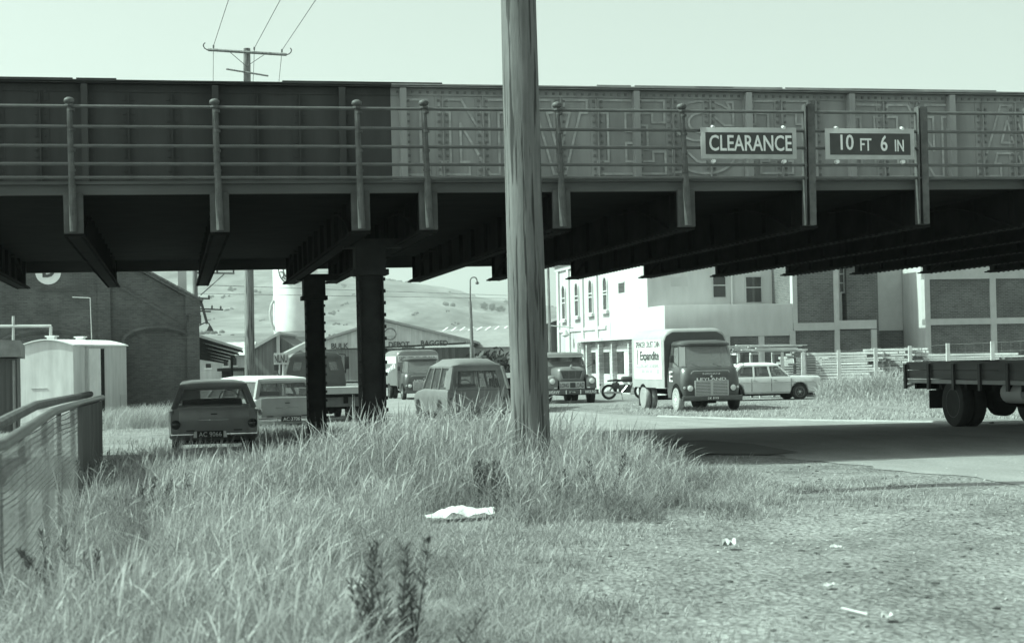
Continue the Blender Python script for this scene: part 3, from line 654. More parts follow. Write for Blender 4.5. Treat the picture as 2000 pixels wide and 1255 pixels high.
MB().loft([[(-0.012, d+u, q) for u, q in pts], [(-0.004, d+u, q) for u, q in pts]]).build('door', m_frame, wb)
d1, zt = gh(1213, 553); d0, zb_ = gh(1222, 570)
wn = MB().bb(-0.01, -0.003, d0+.2, d1+.5, zb_, zt).build('window', m_winglass, wb); MB().bb(-.05, -.012, d0+.15, d1+.55, zt, zt+.07).build('frame', m_frame, wn)
# awning shadow gap and shop windows on the brick base
MB().bb(-0.45, 0.055, 0.0, 15.5, zaw+.01, zaw+.16).build('awning', m_plaster, wb)
bz = MB().bb(-0.0, 0.055, 9.003, gh(1128, 690)[0], -.3, zaw).build('shopfront_wall', m_bricklt, wb)
MB().bb(-0.004, 0.055, 0.1, 9.0, -.3, zaw).build('shopfront_wall', m_bricklt, wb)
for x0, x1 in ((1157, 1176), (1181, 1202), (1207, 1232), (1240, 1262)):
    da = gh(x1, 720)[0]; db = gh(x0, 720)[0]
    wn = MB().bb(-0.02, -0.007, da, db, 0.95, zaw-.55).build('shop_window', m_winglass, wb)
    MB().bb(-0.03, -0.022, da+.1, da+(db-da)*.45, 0.95, zaw-.56).build('curtain', m_curtain, wn)
    MB().bb(-0.05, -0.006, da, db, zaw-.55, zaw-.28).bb(-.05, -.006, da, db, -.2, .94).build('frame', m_plaster, wn)
    MB().bb(-0.28, -0.008, db+.02, db+.22, -.2, zaw-.12).build('pier', m_bricklt, wn)
# small lamp bracket on the wall
dL, zL = gh(1120, 640); MB().tube((0, dL, zL), (-1.2, dL+.3, zL+.15), .03).lathe([(.05, .2), (.22, -.1), (.05, -.2)], (-.45, dL, zL-.3), (0, 0, 1), 10).build('wall_lamp', m_frame, wb)
# front windows of the upper wing
def front_window(par, px0, px1, py0, py1, d, bars=1, vbars=0, mat=None):
    s0, zt = fh(px0, py0, d); s1, zb_ = fh(px1, py1, d)
    wn = MB().bb(s0, s1, d-.03, d-.004, zb_, zt).build('window', mat or m_winglass, par); f = MB(); t = .05
    f.bb(s0-t, s0, d-.06, d-.003, zb_-t, zt+t).bb(s1, s1+t, d-.06, d-.003, zb_-t, zt+t).bb(s0, s1, d-.06, d-.003, zt, zt+t).bb(s0, s1, d-.08, d-.003, zb_-t, zb_)
    for k in range(bars): z = zb_+(zt-zb_)*(k+1)/(bars+1)*(1.18 if bars == 1 else 1); f.bb(s0, s1, d-.055, d-.033, z-.025, z+.025)
    for k in range(vbars): s = s0+(s1-s0)*(k+1)/(vbars+1); f.bb(s-.025, s+.025, d-.056, d-.032, zb_, zt)
    f.build('frame', m_frame, wn); return wn
front_window(wb, 1392, 1417, 541, 580, d_up); front_window(wb, 1456, 1487, 541, 590, d_up)
vt = fh(1310, 541, d_up); vb = fh(1343, 559, d_up); MB().bb(vt[0], vb[0], d_up-.02, d_up-.004, vb[1], vt[1]).build('vent_panel', m_render, wb)
dp = fh(1428, 540, d_up)[0]; MB().tube((dp, d_up-.08, zlow), (dp, d_up-.08, ztop), .06, seg=8).build('downpipe', m_plaster, wb)
sq = fh(1482, 650)[0]; f = MB()
for px in (1487, 1420, 1352): s = fh(px, 660)[0]; f.bb(s-.13, s+.13, -.04, .079, -.3, zaw)
f.build('column', m_frame, wb)

# brick wing with concrete frame
bb_ = thing('brick_building', 'dark brick building with white concrete frame beside the white corner building', 'building', C0, CR)
sA = fh(1549, 600)[0]+.004; sB = fh(1632, 600)[0]; sC = fh(1712, 640)[0]; zT = 7.5; z1 = fh(1590, 630)[1]; z0_ = fh(1590, 645)[1]
MB().bb(sA+.004, sB, 0.05, 8, z1, zT).build('wall', m_brickmid, bb_)
MB().bb(sA+.004, sC-.05, 0.08, 8, -.3, z0_).build('lower_wall', m_brickmid, bb_)
f = MB(); zb2 = fh(1680, 625)[1]; zb3 = fh(1680, 642)[1]
f.bb(sA-.02, sA+.20, -.02, .3, z1+.003, zT).bb(sA-.004, sB, -.03, .3, z0_, z1).bb(sB+.003, sC, -.03, .9, zb3, zb2); s = fh(1634, 560)[0]
f.bb(s-.14, s+.08, -.05, 1.2, -.3, zT)
for px in (1548, 1707): s = fh(px, 650)[0]; f.bb(s-.12, s+.12, -.05, .2, -.3, z0_-.003)
f.build('concrete_frame', m_frame, bb_)
sW = fh(1664, 560)[0]; MB().bb(sB+.1, sW, 1.2, 8, zb2-.3, zT).build('recess_wall', m_render, bb_)
front_window(bb_, 1638, 1656, 500, 570, 1.2, 3, 1)
sX = fh(1669, 560)[0]; sY = fh(1731, 560)[0]
MB().bb(sX, sY, 0.95, 8, -.3, zT).build('tall_wall', m_brickmid, bb_)
MB().bb(sY+.003, fh(1800, 600)[0]+.6, 2.4, 8, fh(1740, 645, 2.4)[1], zT).build('pale_wall', m_render, bb_)
MB().bb(sY+.003, fh(1800, 600)[0]+.6, 2.45, 8, -.3, fh(1740, 645, 2.4)[1]-.003).build('plinth_wall', m_brickmid, bb_)
front_window(bb_, 1772, 1801, 626, 690, 2.4, 2, 1)
fb_ = thing('framed_building', 'low brick building divided by a pale concrete grid at the right edge', 'building', C0, CR)
sR = fh(1806, 600)[0]; sE = sR+16; za = fh(1850, 545)[1]; zb_ = fh(1850, 622)[1]; zc = fh(1850, 634)[1]
MB().bb(sR+.01, sE, 0.06, 9, -.3, za+2.2).build('brick_infill', m_brickmid, fb_)
f = MB(); f.bb(sR, sE, -.03, .3, za, za+2.21).bb(sR, sE, -.03, .3, zc, zb_)
x_ = [sR, fh(1940, 600)[0]]; pit = x_[1]-x_[0]
k = 0
while x_[0]+k*pit < sE: s = x_[0]+k*pit; f.bb(s-(0 if k == 0 else .14), s+(.26 if k == 0 else .14), -.035, .31, -.3, za+2.22); k += 1
f.build('concrete_frame', m_frame, fb_)
MB().bb(sR-.0, sR+.26, .312, 2.36, -.3, za+2.2).build('end_wall', m_plaster, fb_)

# ================================================================== LEFT: brick goods shed, hut, wagon
YB = 78.0; q = at(385, 800, YB); bsx = q.x
sh = thing('brick_shed', 'dark brick goods shed with gable end and round D sign behind the cream wagon', 'building', (bsx, YB, -0.45), BA)
def sp_(px, py): p = onplane(px, py, Vector((bsx, YB, 0)), BV); return (p-Vector((bsx, YB, 0))).dot(BU), p.z+0.45
zE = sp_(385, 590)[1]; xg, zg_ = sp_(265, 526); sl = (zg_-zE)/(0-xg); xa = -12.0; za = zE+sl*12
MB().loft([[(0, 0, 0), (0, 0, zE), (xa, 0, za), (xa*2, 0, zE), (xa*2, 0, 0)], [(0, 26, 0), (0, 26, zE), (xa, 26, za), (xa*2, 26, zE), (xa*2, 26, 0)]]).build('wall', m_brickdk, sh, sm=0)
rf = MB()
for x0, z0, x1, z1 in ((0.35, zE-.05, xa, za+.15), (2*xa-.35, zE-.05, xa, za+.15)):
    rf.slab([(x0, -.25, z0+.12), (x1, -.25, z1), (x1, 26.2, z1), (x0, 26.2, z0+.12)], .08)
roof_ = rf.build('roof', m_corr, sh)
cp = MB()
cp.slab([(0.2, -.2, zE+.02), (0.2, .25, zE+.02), (xa, .25, za+.22), (xa, -.2, za+.22)], .2).slab([(-.9, -.06, zE-.75), (-.9, .0, zE-.75), (xa, .0, za-.85), (xa, -.06, za-.85)], .10).build('gable_coping', m_brickdk, sh)
MB().bb(-.45, .22, -.16, .4, zE-.6, zE+.25).bb(-.3, .25, -.2, .5, zE-1.0, zE-.605).build('corbel', m_brickdk, sh)
cx, cz = sp_(356, 545); MB().bb(cx-.2, cx+.2, .6, 1.0, cz-1, cz+.75).build('chimney', m_render, roof_)
for px in (205, 378): x = sp_(px, 700)[0]; MB().bb(x-.28, x+.28, -.18, -.002, 0, zE-.9 if px > 300 else zE+1.3).build('pilaster', m_brickdk, sh)
def archbay(cxp, wpx, topy, par):
    x, zt = sp_(cxp, topy); hw = wpx/2*YB/F; rise = hw*.42
    pts = [(x-hw, 0.0)]+[(x-hw*math.cos(a), zt-rise+rise*math.sin(a)) for a in np.linspace(0, math.pi, 13)]+[(x+hw, 0.0)]
    ar = MB()
    for (u0, v0), (u1, v1) in zip(pts[:-1], pts[1:]): ar.tube((u0, -.05, v0), (u1, -.05, v1), .13, seg=4)
    ar.build('arch', m_brickdk, par)
archbay(307, 128, 640, sh); archbay(95, 210, 645, sh)
dx, dz_ = sp_(94, 531); rD = 24*YB/F
dm = MB().tube((dx, -.03, dz_), (dx, -.004, dz_), rD, seg=32).build('round_sign', m_white, sh)
text('D', rD*0.95, rD*1.05, (dx+.02, -.045, dz_+.05), (1, 0, 0), (0, 0, 1), m_letter, dm, bold=.05)
g1 = [sp_(*p) for p in ((388, 636), (400, 630), (408, 631), (410, 637))]
MB().path([(x, -.1, z) for x, z in g1], .03, 6).lathe([(.03, .15), (.09, .05), (.17, -.12)], (g1[-1][0], -.1, g1[-1][1]-.1), (0, 0, 1), 10).build('wall_lamp', m_dkmetal, sh)
x, z = sp_(399, 612); MB().box((x, -.1, z), (.12, .12, 1.0), ry=-.25).box((x-.25, 0, z+.1), (.08, .1, .8)).box((x-.4, 0, z+.25), (.3, .3, .5)).build('broken_gutter', m_dkmetal, sh)
ba = [sp_(*p) for p in ((78, 567), (145, 569))]; MB().bb(ba[0][0], ba[1][0], -.06, -.003, ba[0][1]-.05, ba[0][1]+.05).build('iron_strap', m_dkmetal, sh)
# cream wagon (grounded rail van)
YW = 70.0; WA = R(-8)
w0 = at(41, 800, YW+.15); w1 = at(146, 800, YW-.15); zg = -0.6
wg = thing('rail_wagon', 'cream boarded rail wagon with curved roof in front of the brick shed', 'rail wagon', (w0.x, YW+.15, zg), WA)
LW = (w1-w0).length*.99; Hh = at(90, 668, YW).z-zg; LG = 6.0
prof = [(0, 0), (0, Hh-.14)]+[(LW*t, Hh-.14+.20*math.sin(math.pi*t)) for t in np.linspace(.08, .92, 9)]+[(LW, Hh-.14), (LW, 0)]
MB().loft([[(x, 0, z) for x, z in prof], [(x, LG, z) for x, z in prof]]).build('body', m_wagon, wg, sm=0)
pr = [(-.07, Hh-.17)]+[(-.05+(LW+.1)*t, Hh-.11+.24*math.sin(math.pi*t)) for t in np.linspace(0, 1, 13)]+[(LW+.07, Hh-.17)]
pr2 = [(x, z-.05) for x, z in pr[1:-1]][::-1]
MB().loft([[(x, -.09, z) for x, z in pr+pr2], [(x, LG+.1, z) for x, z in pr+pr2]]).build('roof', m_wagroof, wg)
for y in (.55, 3.6): MB().box((LW*.5, y, Hh+.17), (.32, .3, .12)).box((LW*.5, y, Hh+.25), (.44, .42, .05)).build('roof_vent', m_wagroof, wg)
MB().bb(LW+.003, LW+.09, 1.45, 2.75, .1, Hh-.28).build('door', m_wagroof, wg)
MB().bb(LW+.003, LW+.12, 1.25, 1.40, 0, Hh-.22).bb(LW+.003, LW+.03, 1.25, 3.4, Hh-.27, Hh-.2).build('door_post', m_render, wg)
MB().bb(LW+.003, LW+.02, 2.80, 3.35, .1, Hh-.28).build('door_gap', m_under, wg)
MB().bb(LW+.003, LW+.02, 5.2, 5.85, .35, 1.15).build('dark_panel', m_render, wg)
MB().bb(.45, 1.15, -.03, -.003, 1.55, 1.575).build('rail', m_frame, wg); MB().bb(.6, 1.0, -.05, -.003, .82, .98).build('label_board', m_white, wg)
MB().bb(.15, LW-.15, .3, LG-.3, -.2, -.001).build('underframe', m_dkmetal, wg)
MB().path([(LW*.9, 2.6, Hh-.1), (LW*.9-.05, 2.6, Hh+1.9), (LW*.9-.85, 2.6, Hh+1.95)], .018, 6).build('wire_mast', m_frame, wg)
# hut
YH = 48; h0 = at(-60, 690, YH); h1 = at(33, 700, YH); zt = at(20, 662, YH).z
hu = thing('timber_hut', 'dark boarded lean-to hut cut off by the left edge beside the cream wagon', 'hut', (h1.x, YH, -0.5), BA)
MB().bb(h0.x-h1.x, 0, 0, .8, 0, zt+.5-.55).build('wall', m_hut, hu)
MB().loft([[(h0.x-h1.x-.2, -.25, zt+.0), (.12, -.25, zt+.0), (.12, -.25, zt+.46), (h0.x-h1.x-.2, -.25, zt+.52)], [(h0.x-h1.x-.2, 1.0, zt+.0), (.14, 1.0, zt-.06), (.14, 1.0, zt+.3), (h0.x-h1.x-.2, 1.0, zt+.4)]]).build('roof', m_hutroof, hu)
x = at(28, 740, YH).x-h1.x; MB().tube((x, -.06, .3), (x, -.06, zt-.1), .04).bb(x-.1, x+.1, -.14, -.003, .25, .38).build('downpipe', m_hutroof, hu)
YJ = 74.5; o = at(60, 640, YJ); pf = thing('pipe_frame', 'pale pipe frame standing behind the hut against dark brick', 'pipe frame', (o.x, YJ, -.45)); L = lambda p: Vector(p)-pf.location
MB().tube(L(at(-20, 637, YJ)), L(at(100, 636.5, YJ)), .07).tube(L(at(99, 637, YJ)), L(at(99, 700, YJ)), .07).tube(L(at(26, 617, YJ)), L(at(26, 740, YJ)), .06).build('pipe', m_frame, pf)

# ================================================================== MIDDLE BACKGROUND
# canopy on rafters
YC = 108; ca = thing('platform_canopy', 'open canopy roof on dark rafters at the corner of the brick shed', 'canopy', (at(390, 700, YC).x, YC, -.2)); L = lambda p: Vector(p)-ca.location
r = MB()
for k in range(4):
    a = at(384, 655+k*0, YC+8-k*0.0); 
pA, pB = at(380, 652, YC), at(474, 681, YC+2); pA2, pB2 = at(380, 690, YC+26), at(440, 704, YC+27)
MB().slab([L(pA), L(pB), L(pB2), L(pA2)], .12).build('roof', m_render, ca)
for k in range(6):
    t = k/5; a = pA.lerp(pA2, t); b = pB.lerp(pB2, t); dn = Vector((0, 0, -.12))
    MB().slab([L(a+dn), L(b+dn), L(b+dn-Vector((0, 0, .12))), L(a+dn-Vector((0, 0, .30)))], .10).build('rafter', m_under, ca)
p_ = pB.lerp(pB2, .1); MB().tube(L((p_.x-.6, p_.y, p_.z-.3)), L((p_.x-.6, p_.y, -.2)), .09).build('post', m_under, ca)
# pale house behind the canopy
YQ = 150; hq = thing('pale_house', 'pale weatherboard house with small dark windows beyond the canopy', 'house', (at(440, 700, YQ).x, YQ, -.2)); L = lambda p: Vector(p)-hq.location
a = L(at(385, 698, YQ)); b = L(at(484, 693, YQ)); MB().bb(a.x-2, b.x, 0, 6, 0, b.z).build('wall', Mstripe('pale weatherboard', .42, .2, .3, .05, axis=2), hq)
MB().loft([[(a.x-2.3, -.3, b.z), (b.x+.3, -.3, b.z), (b.x+.3, 3, b.z+1.2), (a.x-2.3, 3, b.z+1.2)], [(a.x-2.3, 6.3, b.z), (b.x+.3, 6.3, b.z), (b.x+.3, 3.1, b.z+1.2), (a.x-2.3, 3.1, b.z+1.2)]]).build('roof', m_corrlt, hq)
for x0, x1, y0, y1 in ((437, 445, 701, 714), (453, 462, 698, 713), (402, 412, 710, 718)):
    p, q = L(at(x0, y0, YQ)), L(at(x1, y1, YQ)); wn = MB().bb(p.x, q.x, -.05, -.003, q.z, p.z).build('window', m_winglass, hq); MB().bb(p.x-.1, q.x+.1, -.1, -.003, q.z-.12, q.z-.01).build('sill', m_white, wn)
p, q = L(at(424, 719, YQ-6)), L(at(474, 724, YQ-6)); MB().bb(p.x, q.x+3, -6, -.003, q.z, p.z).build('porch_roof', m_under, hq)
MB().bb(p.x+.3, p.x+1.2, -5.5, -5.3, 0, q.z).bb(q.x, q.x+.2, -5.5, -5.3, 0, q.z).build('porch_post', m_under, hq)
# corrugated lean-to shed below the silo
YS = 112; sd2 = thing('corrugated_shed', 'weathered corrugated iron shed with a steep gable below the silo', 'shed', (at(543, 700, YS).x, YS, -.2)); L = lambda p: Vector(p)-sd2.location
pk, le, re = L(at(543, 653, YS)), L(at(495, 683, YS)), L(at(600, 700, YS)); 
MB().loft([[(le.x, 0, 0), (le.x, 0, le.z), (pk.x, 0, pk.z), (pk.x, 0, 0)], [(le.x, 9, 0), (le.x, 9, le.z), (pk.x, 9, pk.z), (pk.x, 9, 0)]]).build('wall', m_corr, sd2, sm=0)
MB().slab([(le.x-.25, -.2, le.z), (pk.x+.1, -.2, pk.z+.1), (pk.x+.1, 9, pk.z+.1), (le.x-.25, 9, le.z)], .18).build('roof', m_frame, sd2)
MB().bb(pk.x-.1, pk.x+.12, -.12, -.004, 0, pk.z).build('corner_post', m_frame, sd2)
rr_ = L(at(592, 676, YS)); MB().loft([[(pk.x+.13, .5, 0), (pk.x+.13, .5, pk.z-.2), (rr_.x, .5, rr_.z-.4), (rr_.x, .5, 0)], [(pk.x+.13, 9, 0), (pk.x+.13, 9, pk.z-.2), (rr_.x, 9, rr_.z-.4), (rr_.x, 9, 0)]]).build('wing_wall', m_corr, sd2, sm=0)
a, b, c, d = L(at(548, 692, YS-4)), L(at(596, 668, YS-4)), L(at(596, 675, YS-4)), L(at(548, 702, YS-4)); MB().slab([a, b, c+Vector((0, .5, 0)), d+Vector((0, .5, 0))], .1).build('lean_to_roof', m_plaster, sd2)
# silo
YI = 165; si = thing('cement_silo', 'tall white round cement silo with CEMENT lettering above the corrugated shed', 'silo', (at(578, 640, YI).x, YI, -.2)); L = lambda p: Vector(p)-si.location
rS = 43*YI/F; zb_ = L(at(578, 647, YI)).z; ztp = L(at(578, 470, YI)).z
MB().lathe([(rS, zb_), (rS, ztp), (rS*.95, ztp+.25), (.2, ztp+1.1)], (0, 0, 0), (0, 0, 1), 48).build('tank', m_silo, si)
MB().lathe([(rS*.98, zb_-.001), (rS*1.03, zb_-.5), (rS*1.02, zb_-.6)], (0, 0, 0), (0, 0, 1), 32).build('base_ring', m_render, si)
MB().bb(-rS*.8, rS*1.15, -rS*.7, rS*.7, 0, zb_-.62).build('base', m_render, si)
c0 = L(at(581, 526, YI)); lt = MB(); rw = 30*YI/F
def cyl(x, z, e=.03): a_ = x/rS; return (rS*math.sin(a_)*(1+e/rS), -rS*math.cos(a_)*(1+e/rS), z)
for rr2 in (rw, rw*.62):
    n = 48
    for k in range(n):
        a0, a1 = 2*math.pi*k/n, 2*math.pi*(k+1)/n; lt.tube(cyl(rr2*math.cos(a0), c0.z+rr2*math.sin(a0)), cyl(rr2*math.cos(a1), c0.z+rr2*math.sin(a1)), .05, seg=4)
rg = lt.build('ring_mark', m_letter, si)
for i, ch in enumerate('CEMENT'):
    th = R(-90+(i-2.5)*27); rm = rw*.81; x, z = rm*math.cos(th), c0.z+rm*math.sin(th); p = Vector(cyl(x, z, .06)); a_ = x/rS
    tx = Vector((math.cos(a_), math.sin(a_), 0)); rot = (th+math.pi/2); text(ch, .5, .55, p, tx*math.cos(rot)+Vector((0, 0, math.sin(rot))), -tx*math.sin(rot)+Vector((0, 0, math.cos(rot))), m_letter, rg, bold=.02)
pts = [L(at(x, y, YI-1)) for x, y in ((535, 586), (530, 596), (527.5, 610), (529, 626), (534, 640), (543, 650), (566, 676))]
MB().path(pts, .13, 8).build('pipe', m_frame, si); MB().path([L(at(548, 650, YI-1)), L(at(586, 678, YI-1))], .2, 4).build('conveyor', m_frame, si)
# depot
YD = 178; dp_ = thing('depot_shed', 'pale gabled depot shed lettered BULK DEPOT BAGGED over dark doors', 'shed', (at(770, 700, YD).x, YD, -.2)); L = lambda p: Vector(p)-dp_.location
e0, e1, ap = L(at(628, 667, YD)), L(at(921, 676, YD)), L(at(752, 628, YD)); b0, b1 = L(at(628, 682, YD)), L(at(921, 677.5, YD)); hh = (b0.z+b1.z)/2
MB().loft([[(e0.x, 0, hh), (e0.x, 0, e0.z), (ap.x, 0, ap.z), (e1.x, 0, hh+.5)], [(e0.x, 20, hh), (e0.x, 20, e0.z), (ap.x, 20, ap.z), (e1.x, 20, hh+.5)]]).build('gable', m_corrlt, dp_, sm=0)
MB().slab([(e0.x-.5, -.4, e0.z+.02), (ap.x, -.4, ap.z+.2), (ap.x, 20.5, ap.z+.2), (e0.x-.5, 20.5, e0.z+.02)], .25).slab([(e1.x+.5, -.4, hh+.5), (ap.x, -.4, ap.z+.2), (ap.x, 20.5, ap.z+.2), (e1.x+.5, 20.5, hh+.5)], .25).build('roof', m_roofiron, dp_)
MB().bb(e0.x+.1, L(at(720, 700, YD)).x, .3, 19, 0, hh-.003).build('door', m_corr, dp_)
MB().bb(L(at(720, 700, YD)).x+.003, e1.x-.2, .6, 19, 0, hh-.003).build('dark_bay', m_corrdk, dp_)
MB().bb(e1.x-.198, e1.x+.1, .2, 19, 0, hh-.003).build('corner_post', m_frame, dp_)
for s, x0, x1, y0, y1 in (('BULK', 647, 681, 670, 681), ('CEMENT', 700, 748, 669, 680.5), ('DEPOT', 759, 800, 667, 678.5), ('BAGGED', 822, 875, 664.5, 675.5)):
    p, q = at(x0, (y0+y1)/2, YD), at(x1, (y0+y1)/2-.5, YD); text(s, q.x-p.x, (y1-y0)*YD/F, L((p+q)/2)+Vector((0, -.06, 0)), (1, 0, (q.z-p.z)/(q.x-p.x)), (0, 0, 1), m_letter, dp_, bold=.03)
p, q = L(at(738, 649, YD)), L(at(773, 656, YD)); MB().bb(p.x, q.x, -.12, -.01, q.z, p.z).build('name_board', m_render, dp_)
cc_ = L(at(762, 652, YD)); rm = MB()
for k in range(24): a0, a1 = 2*math.pi*k/24, 2*math.pi*(k+1)/24; rm.tube((cc_.x+.6*math.cos(a0), -.04, cc_.z+.6*math.sin(a0)), (cc_.x+.6*math.cos(a1), -.04, cc_.z+.6*math.sin(a1)), .04, seg=4)
rm.build('round_mark', m_letter, dp_)
# long shed with saw lights behind
YX = 250; lx = thing('long_shed', 'long low warehouse with a row of skylights behind the street lamp', 'warehouse', (at(960, 700, YX).x, YX, -.2)); L = lambda p: Vector(p)-lx.location
a, b = L(at(845, 655, YX)), L(at(1110, 626, YX)); c, d = L(at(845, 672, YX-14)), L(at(1110, 660, YX-14)); h2 = L(at(960, 672, YX-14)).z
MB().bb(a.x, b.x+6, -14, 16, 0, h2-.9).build('wall', m_plaster, lx)
MB().slab([(a.x-.6, -14.5, h2-.85), (b.x+6, -14.5, h2-.85), (b.x+6, 0, b.z+.3), (a.x-.6, 0, b.z-1.2)], .2).slab([(a.x-.6, 16.5, h2-.85), (b.x+6, 16.5, h2-.85), (b.x+6, .05, b.z+.3), (a.x-.6, .05, b.z-1.2)], .2).build('roof', m_roofiron, lx)
for k in range(14):
    x = a.x+1.5+k*1.25; t = .86; z0 = h2-.85+(b.z-.5-(h2-.85))*t; MB().slab([(x, -2.8, z0-.2), (x+.2, -2.8, z0-.2), (x+.95, -1.8, z0+.35), (x+.75, -1.8, z0+.35)], .06).build('skylight', m_silo, lx)
# lower white wall and dark end roof
YV = 190; wv = thing('boundary_wall', 'long white wall with low roof behind the panel van', 'wall', (at(980, 700, YV).x, YV, -.2)); L = lambda p: Vector(p)-wv.location
a, b = L(at(924, 675, YV)), L(at(1064, 671, YV)); MB().bb(a.x, b.x, 0, .4, 0, a.z-.25).build('wall', m_plaster, wv); MB().slab([(a.x, -.3, a.z-.23), (b.x, -.3, a.z-.23), (b.x, 5, a.z+.3), (a.x, 5, a.z+.3)], .1).build('roof', m_roofiron, wv)
YZ = 160; ds = thing('dark_roof_shed', 'dark sloping roof shed just left of the white building', 'shed', (at(1075, 700, YZ).x, YZ, -.2)); L = lambda p: Vector(p)-ds.location
a, b = L(at(1040, 640, YZ)), L(at(1090, 624, YZ)); MB().loft([[(a.x, 0, 0), (a.x, 0, a.z), (b.x, 0, b.z), (b.x, 0, 0)], [(a.x, 10, 0), (a.x, 10, a.z), (b.x, 10, b.z), (b.x, 10, 0)]]).build('wall', m_corrdk, ds, sm=0)
MB().slab([(a.x-.3, -.3, a.z), (b.x, -.3, b.z+.1), (b.x, 10, b.z+.1), (a.x-.3, 10, a.z)], .25).build('roof', m_white, ds)

# ================================================================== VEHICLES
def wheel(par, x, y, r, wd, tyre=None, rim=None, hub=True, dual=False):
    sgn = 1 if x > 0 else -1; h = wd/2
    t = MB(); prof = [(r*.60, -h*.9), (r*.80, -h), (r*.94, -h*.9), (r, -h*.55), (r, h*.55), (r*.94, h*.9), (r*.80, h), (r*.60, h*.9)]
    t.lathe(prof, (x, y, r), (sgn, 0, 0), 24)
    if dual: t.lathe(prof, (x-sgn*(wd+.03), y, r), (sgn, 0, 0), 24)
    o = t.build('wheel', tyre or m_rubber, par)
    q = MB(); a = Vector((sgn, 0, 0))
    d = -h*.35 if dual else h*.6
    q.lathe([(r*.62, h*.88), (r*.58, h*.92), (r*.52, h*.5), (r*.45, d), (r*.22, d+.01), (r*.18, d+h*.35), (.01, d+h*.4)], (x, y, r), a, 20)
    if hub:
        for k in range(6): an = k*math.pi/3; q.ball((x+sgn*(d+.025), y+r*.32*math.cos(an), r+r*.32*math.sin(an)), .02, 1)
    q.build('rim', rim or m_rim, o); return o
def carbody(par, Ln, W, zs, ztop, wy, arches, paint, crown=.03, n=64, yr=None, label=None):
    ys = np.linspace(-Ln/2, Ln/2, n); rings = []
    for y in ys:
        zl = zs
        e = min(abs(y+Ln/2), abs(y-Ln/2)); zl = zs+.10*max(0, 1-e/.35)
        for (ya, ra) in arches:
            d = abs(y-ya)
            if d < ra: zl = max(zl, math.sqrt(ra*ra-d*d)*1.02+.0+.33-.0)
        zt = ztop(y); w_ = W/2*wy(y); zl = min(zl, zt-.12)
        zm = max(zl+.03, zs+(zt-zs)*.58)
        h = [(w_*.90, zl), (w_*.985, min(zl+.07, zm-.01)), (w_, zm), (w_*.985, zt-.08), (w_*.94, zt-.015), (w_*.6, zt+crown*.75), (0.0, zt+crown)]
        rings.append([(-x, y, z) for x, z in h[:-1]]+[(h[-1][0], y, h[-1][1])]+[(x, y, z) for x, z in h[:-1][::-1]])
    return MB().loft(rings).build('body', paint, par, sm=40)
def quad(a, b, c, d): return [a, b, c, d]
def greenhouse(par, belt, roof, W, paint, roofpaint, xb, xt, pillars, dw=.10, hd=.10, zc=.10, frontw=.05):
    """pillars: list of (y at belt, y at roof, width), rear to front."""
    f = MB(); yD, yDt, _ = pillars[0]; yA, yAt, _ = pillars[-1]
    for sx in (-1, 1):
        for yb_, yt_, wd in pillars:
            f.slab([(sx*xb, yb_-wd/2, belt), (sx*xb, yb_+wd/2, belt), (sx*xt, yt_+wd/2, roof), (sx*xt, yt_-wd/2, roof)], .05)
        f.slab([(sx*xb, yD, belt), (sx*(xb-dw), yD-.02, belt), (sx*(xt-dw), yDt-.02, roof), (sx*xt, yDt, roof)], .04)
        f.slab([(sx*xt, yDt, roof), (sx*xt, yAt, roof), (sx*(xt+.01), yAt, roof-.045), (sx*(xt+.01), yDt, roof-.045)], .03)
        f.slab([(sx*xb, yA, belt), (sx*(xb-frontw), yA+.02, belt), (sx*(xt-frontw), yAt+.02, roof), (sx*xt, yAt, roof)], .03)
    t = hd/(roof-belt)
    f.slab([(-xt, yDt-.02, roof), (xt, yDt-.02, roof), (xt+(xb-xt)*t, yDt+(yD-yDt)*t-.02, roof-hd), (-xt-(xb-xt)*t, yDt+(yD-yDt)*t-.02, roof-hd)], .04)
    f.build('window_frame', paint, par)
    rg = []; ys = [yDt-.05, yDt+.02, yDt+.2]+list(np.linspace(yDt+.4, yAt-.3, 5))+[yAt-.1, yAt+.06]
    for i, y in enumerate(ys):
        k = [.25, .62, .86, 1, 1, 1, 1, 1, .8, .35][i]; x0 = xt+.025
        h = [(x0, roof-.015), (x0, roof+.02), (x0*.93, roof+.02+.045*k), (x0*.6, roof+.02+zc*.9*k), (0, roof+.02+zc*k)]
        rg.append([(-a, y, b) for a, b in h[:-1]]+[(0, y, h[-1][1])]+[(a, y, b) for a, b in h[:-1][::-1]])
    MB().loft(rg).build('roof', roofpaint, par, sm=50)
    for sx in (-1, 1):
        for (a, at_, wa), (b, bt, wb_) in zip(pillars[:-1], pillars[1:]):
            MB().slab([(sx*(xb-.005), a+wa/2, belt), (sx*(xb-.005), b-wb_/2, belt), (sx*(xt-.005), bt-wb_/2, roof-.03), (sx*(xt-.005), at_+wa/2, roof-.03)], .006).build('side_window', m_glass, par)
    MB().slab([(-xb+dw, yD, belt+.02), (xb-dw, yD, belt+.02), (xt+(xb-xt)*t-dw, yDt+(yD-yDt)*t, roof-hd), (-xt-(xb-xt)*t+dw, yDt+(yD-yDt)*t, roof-hd)], .006).build('rear_window', m_glass, par)
    MB().slab([(-xb+frontw, yA+.02, belt), (xb-frontw, yA+.02, belt), (xt-frontw, yAt+.02, roof-.02), (-xt+frontw, yAt+.02, roof-.02)], .006).build('windscreen', m_glass, par)
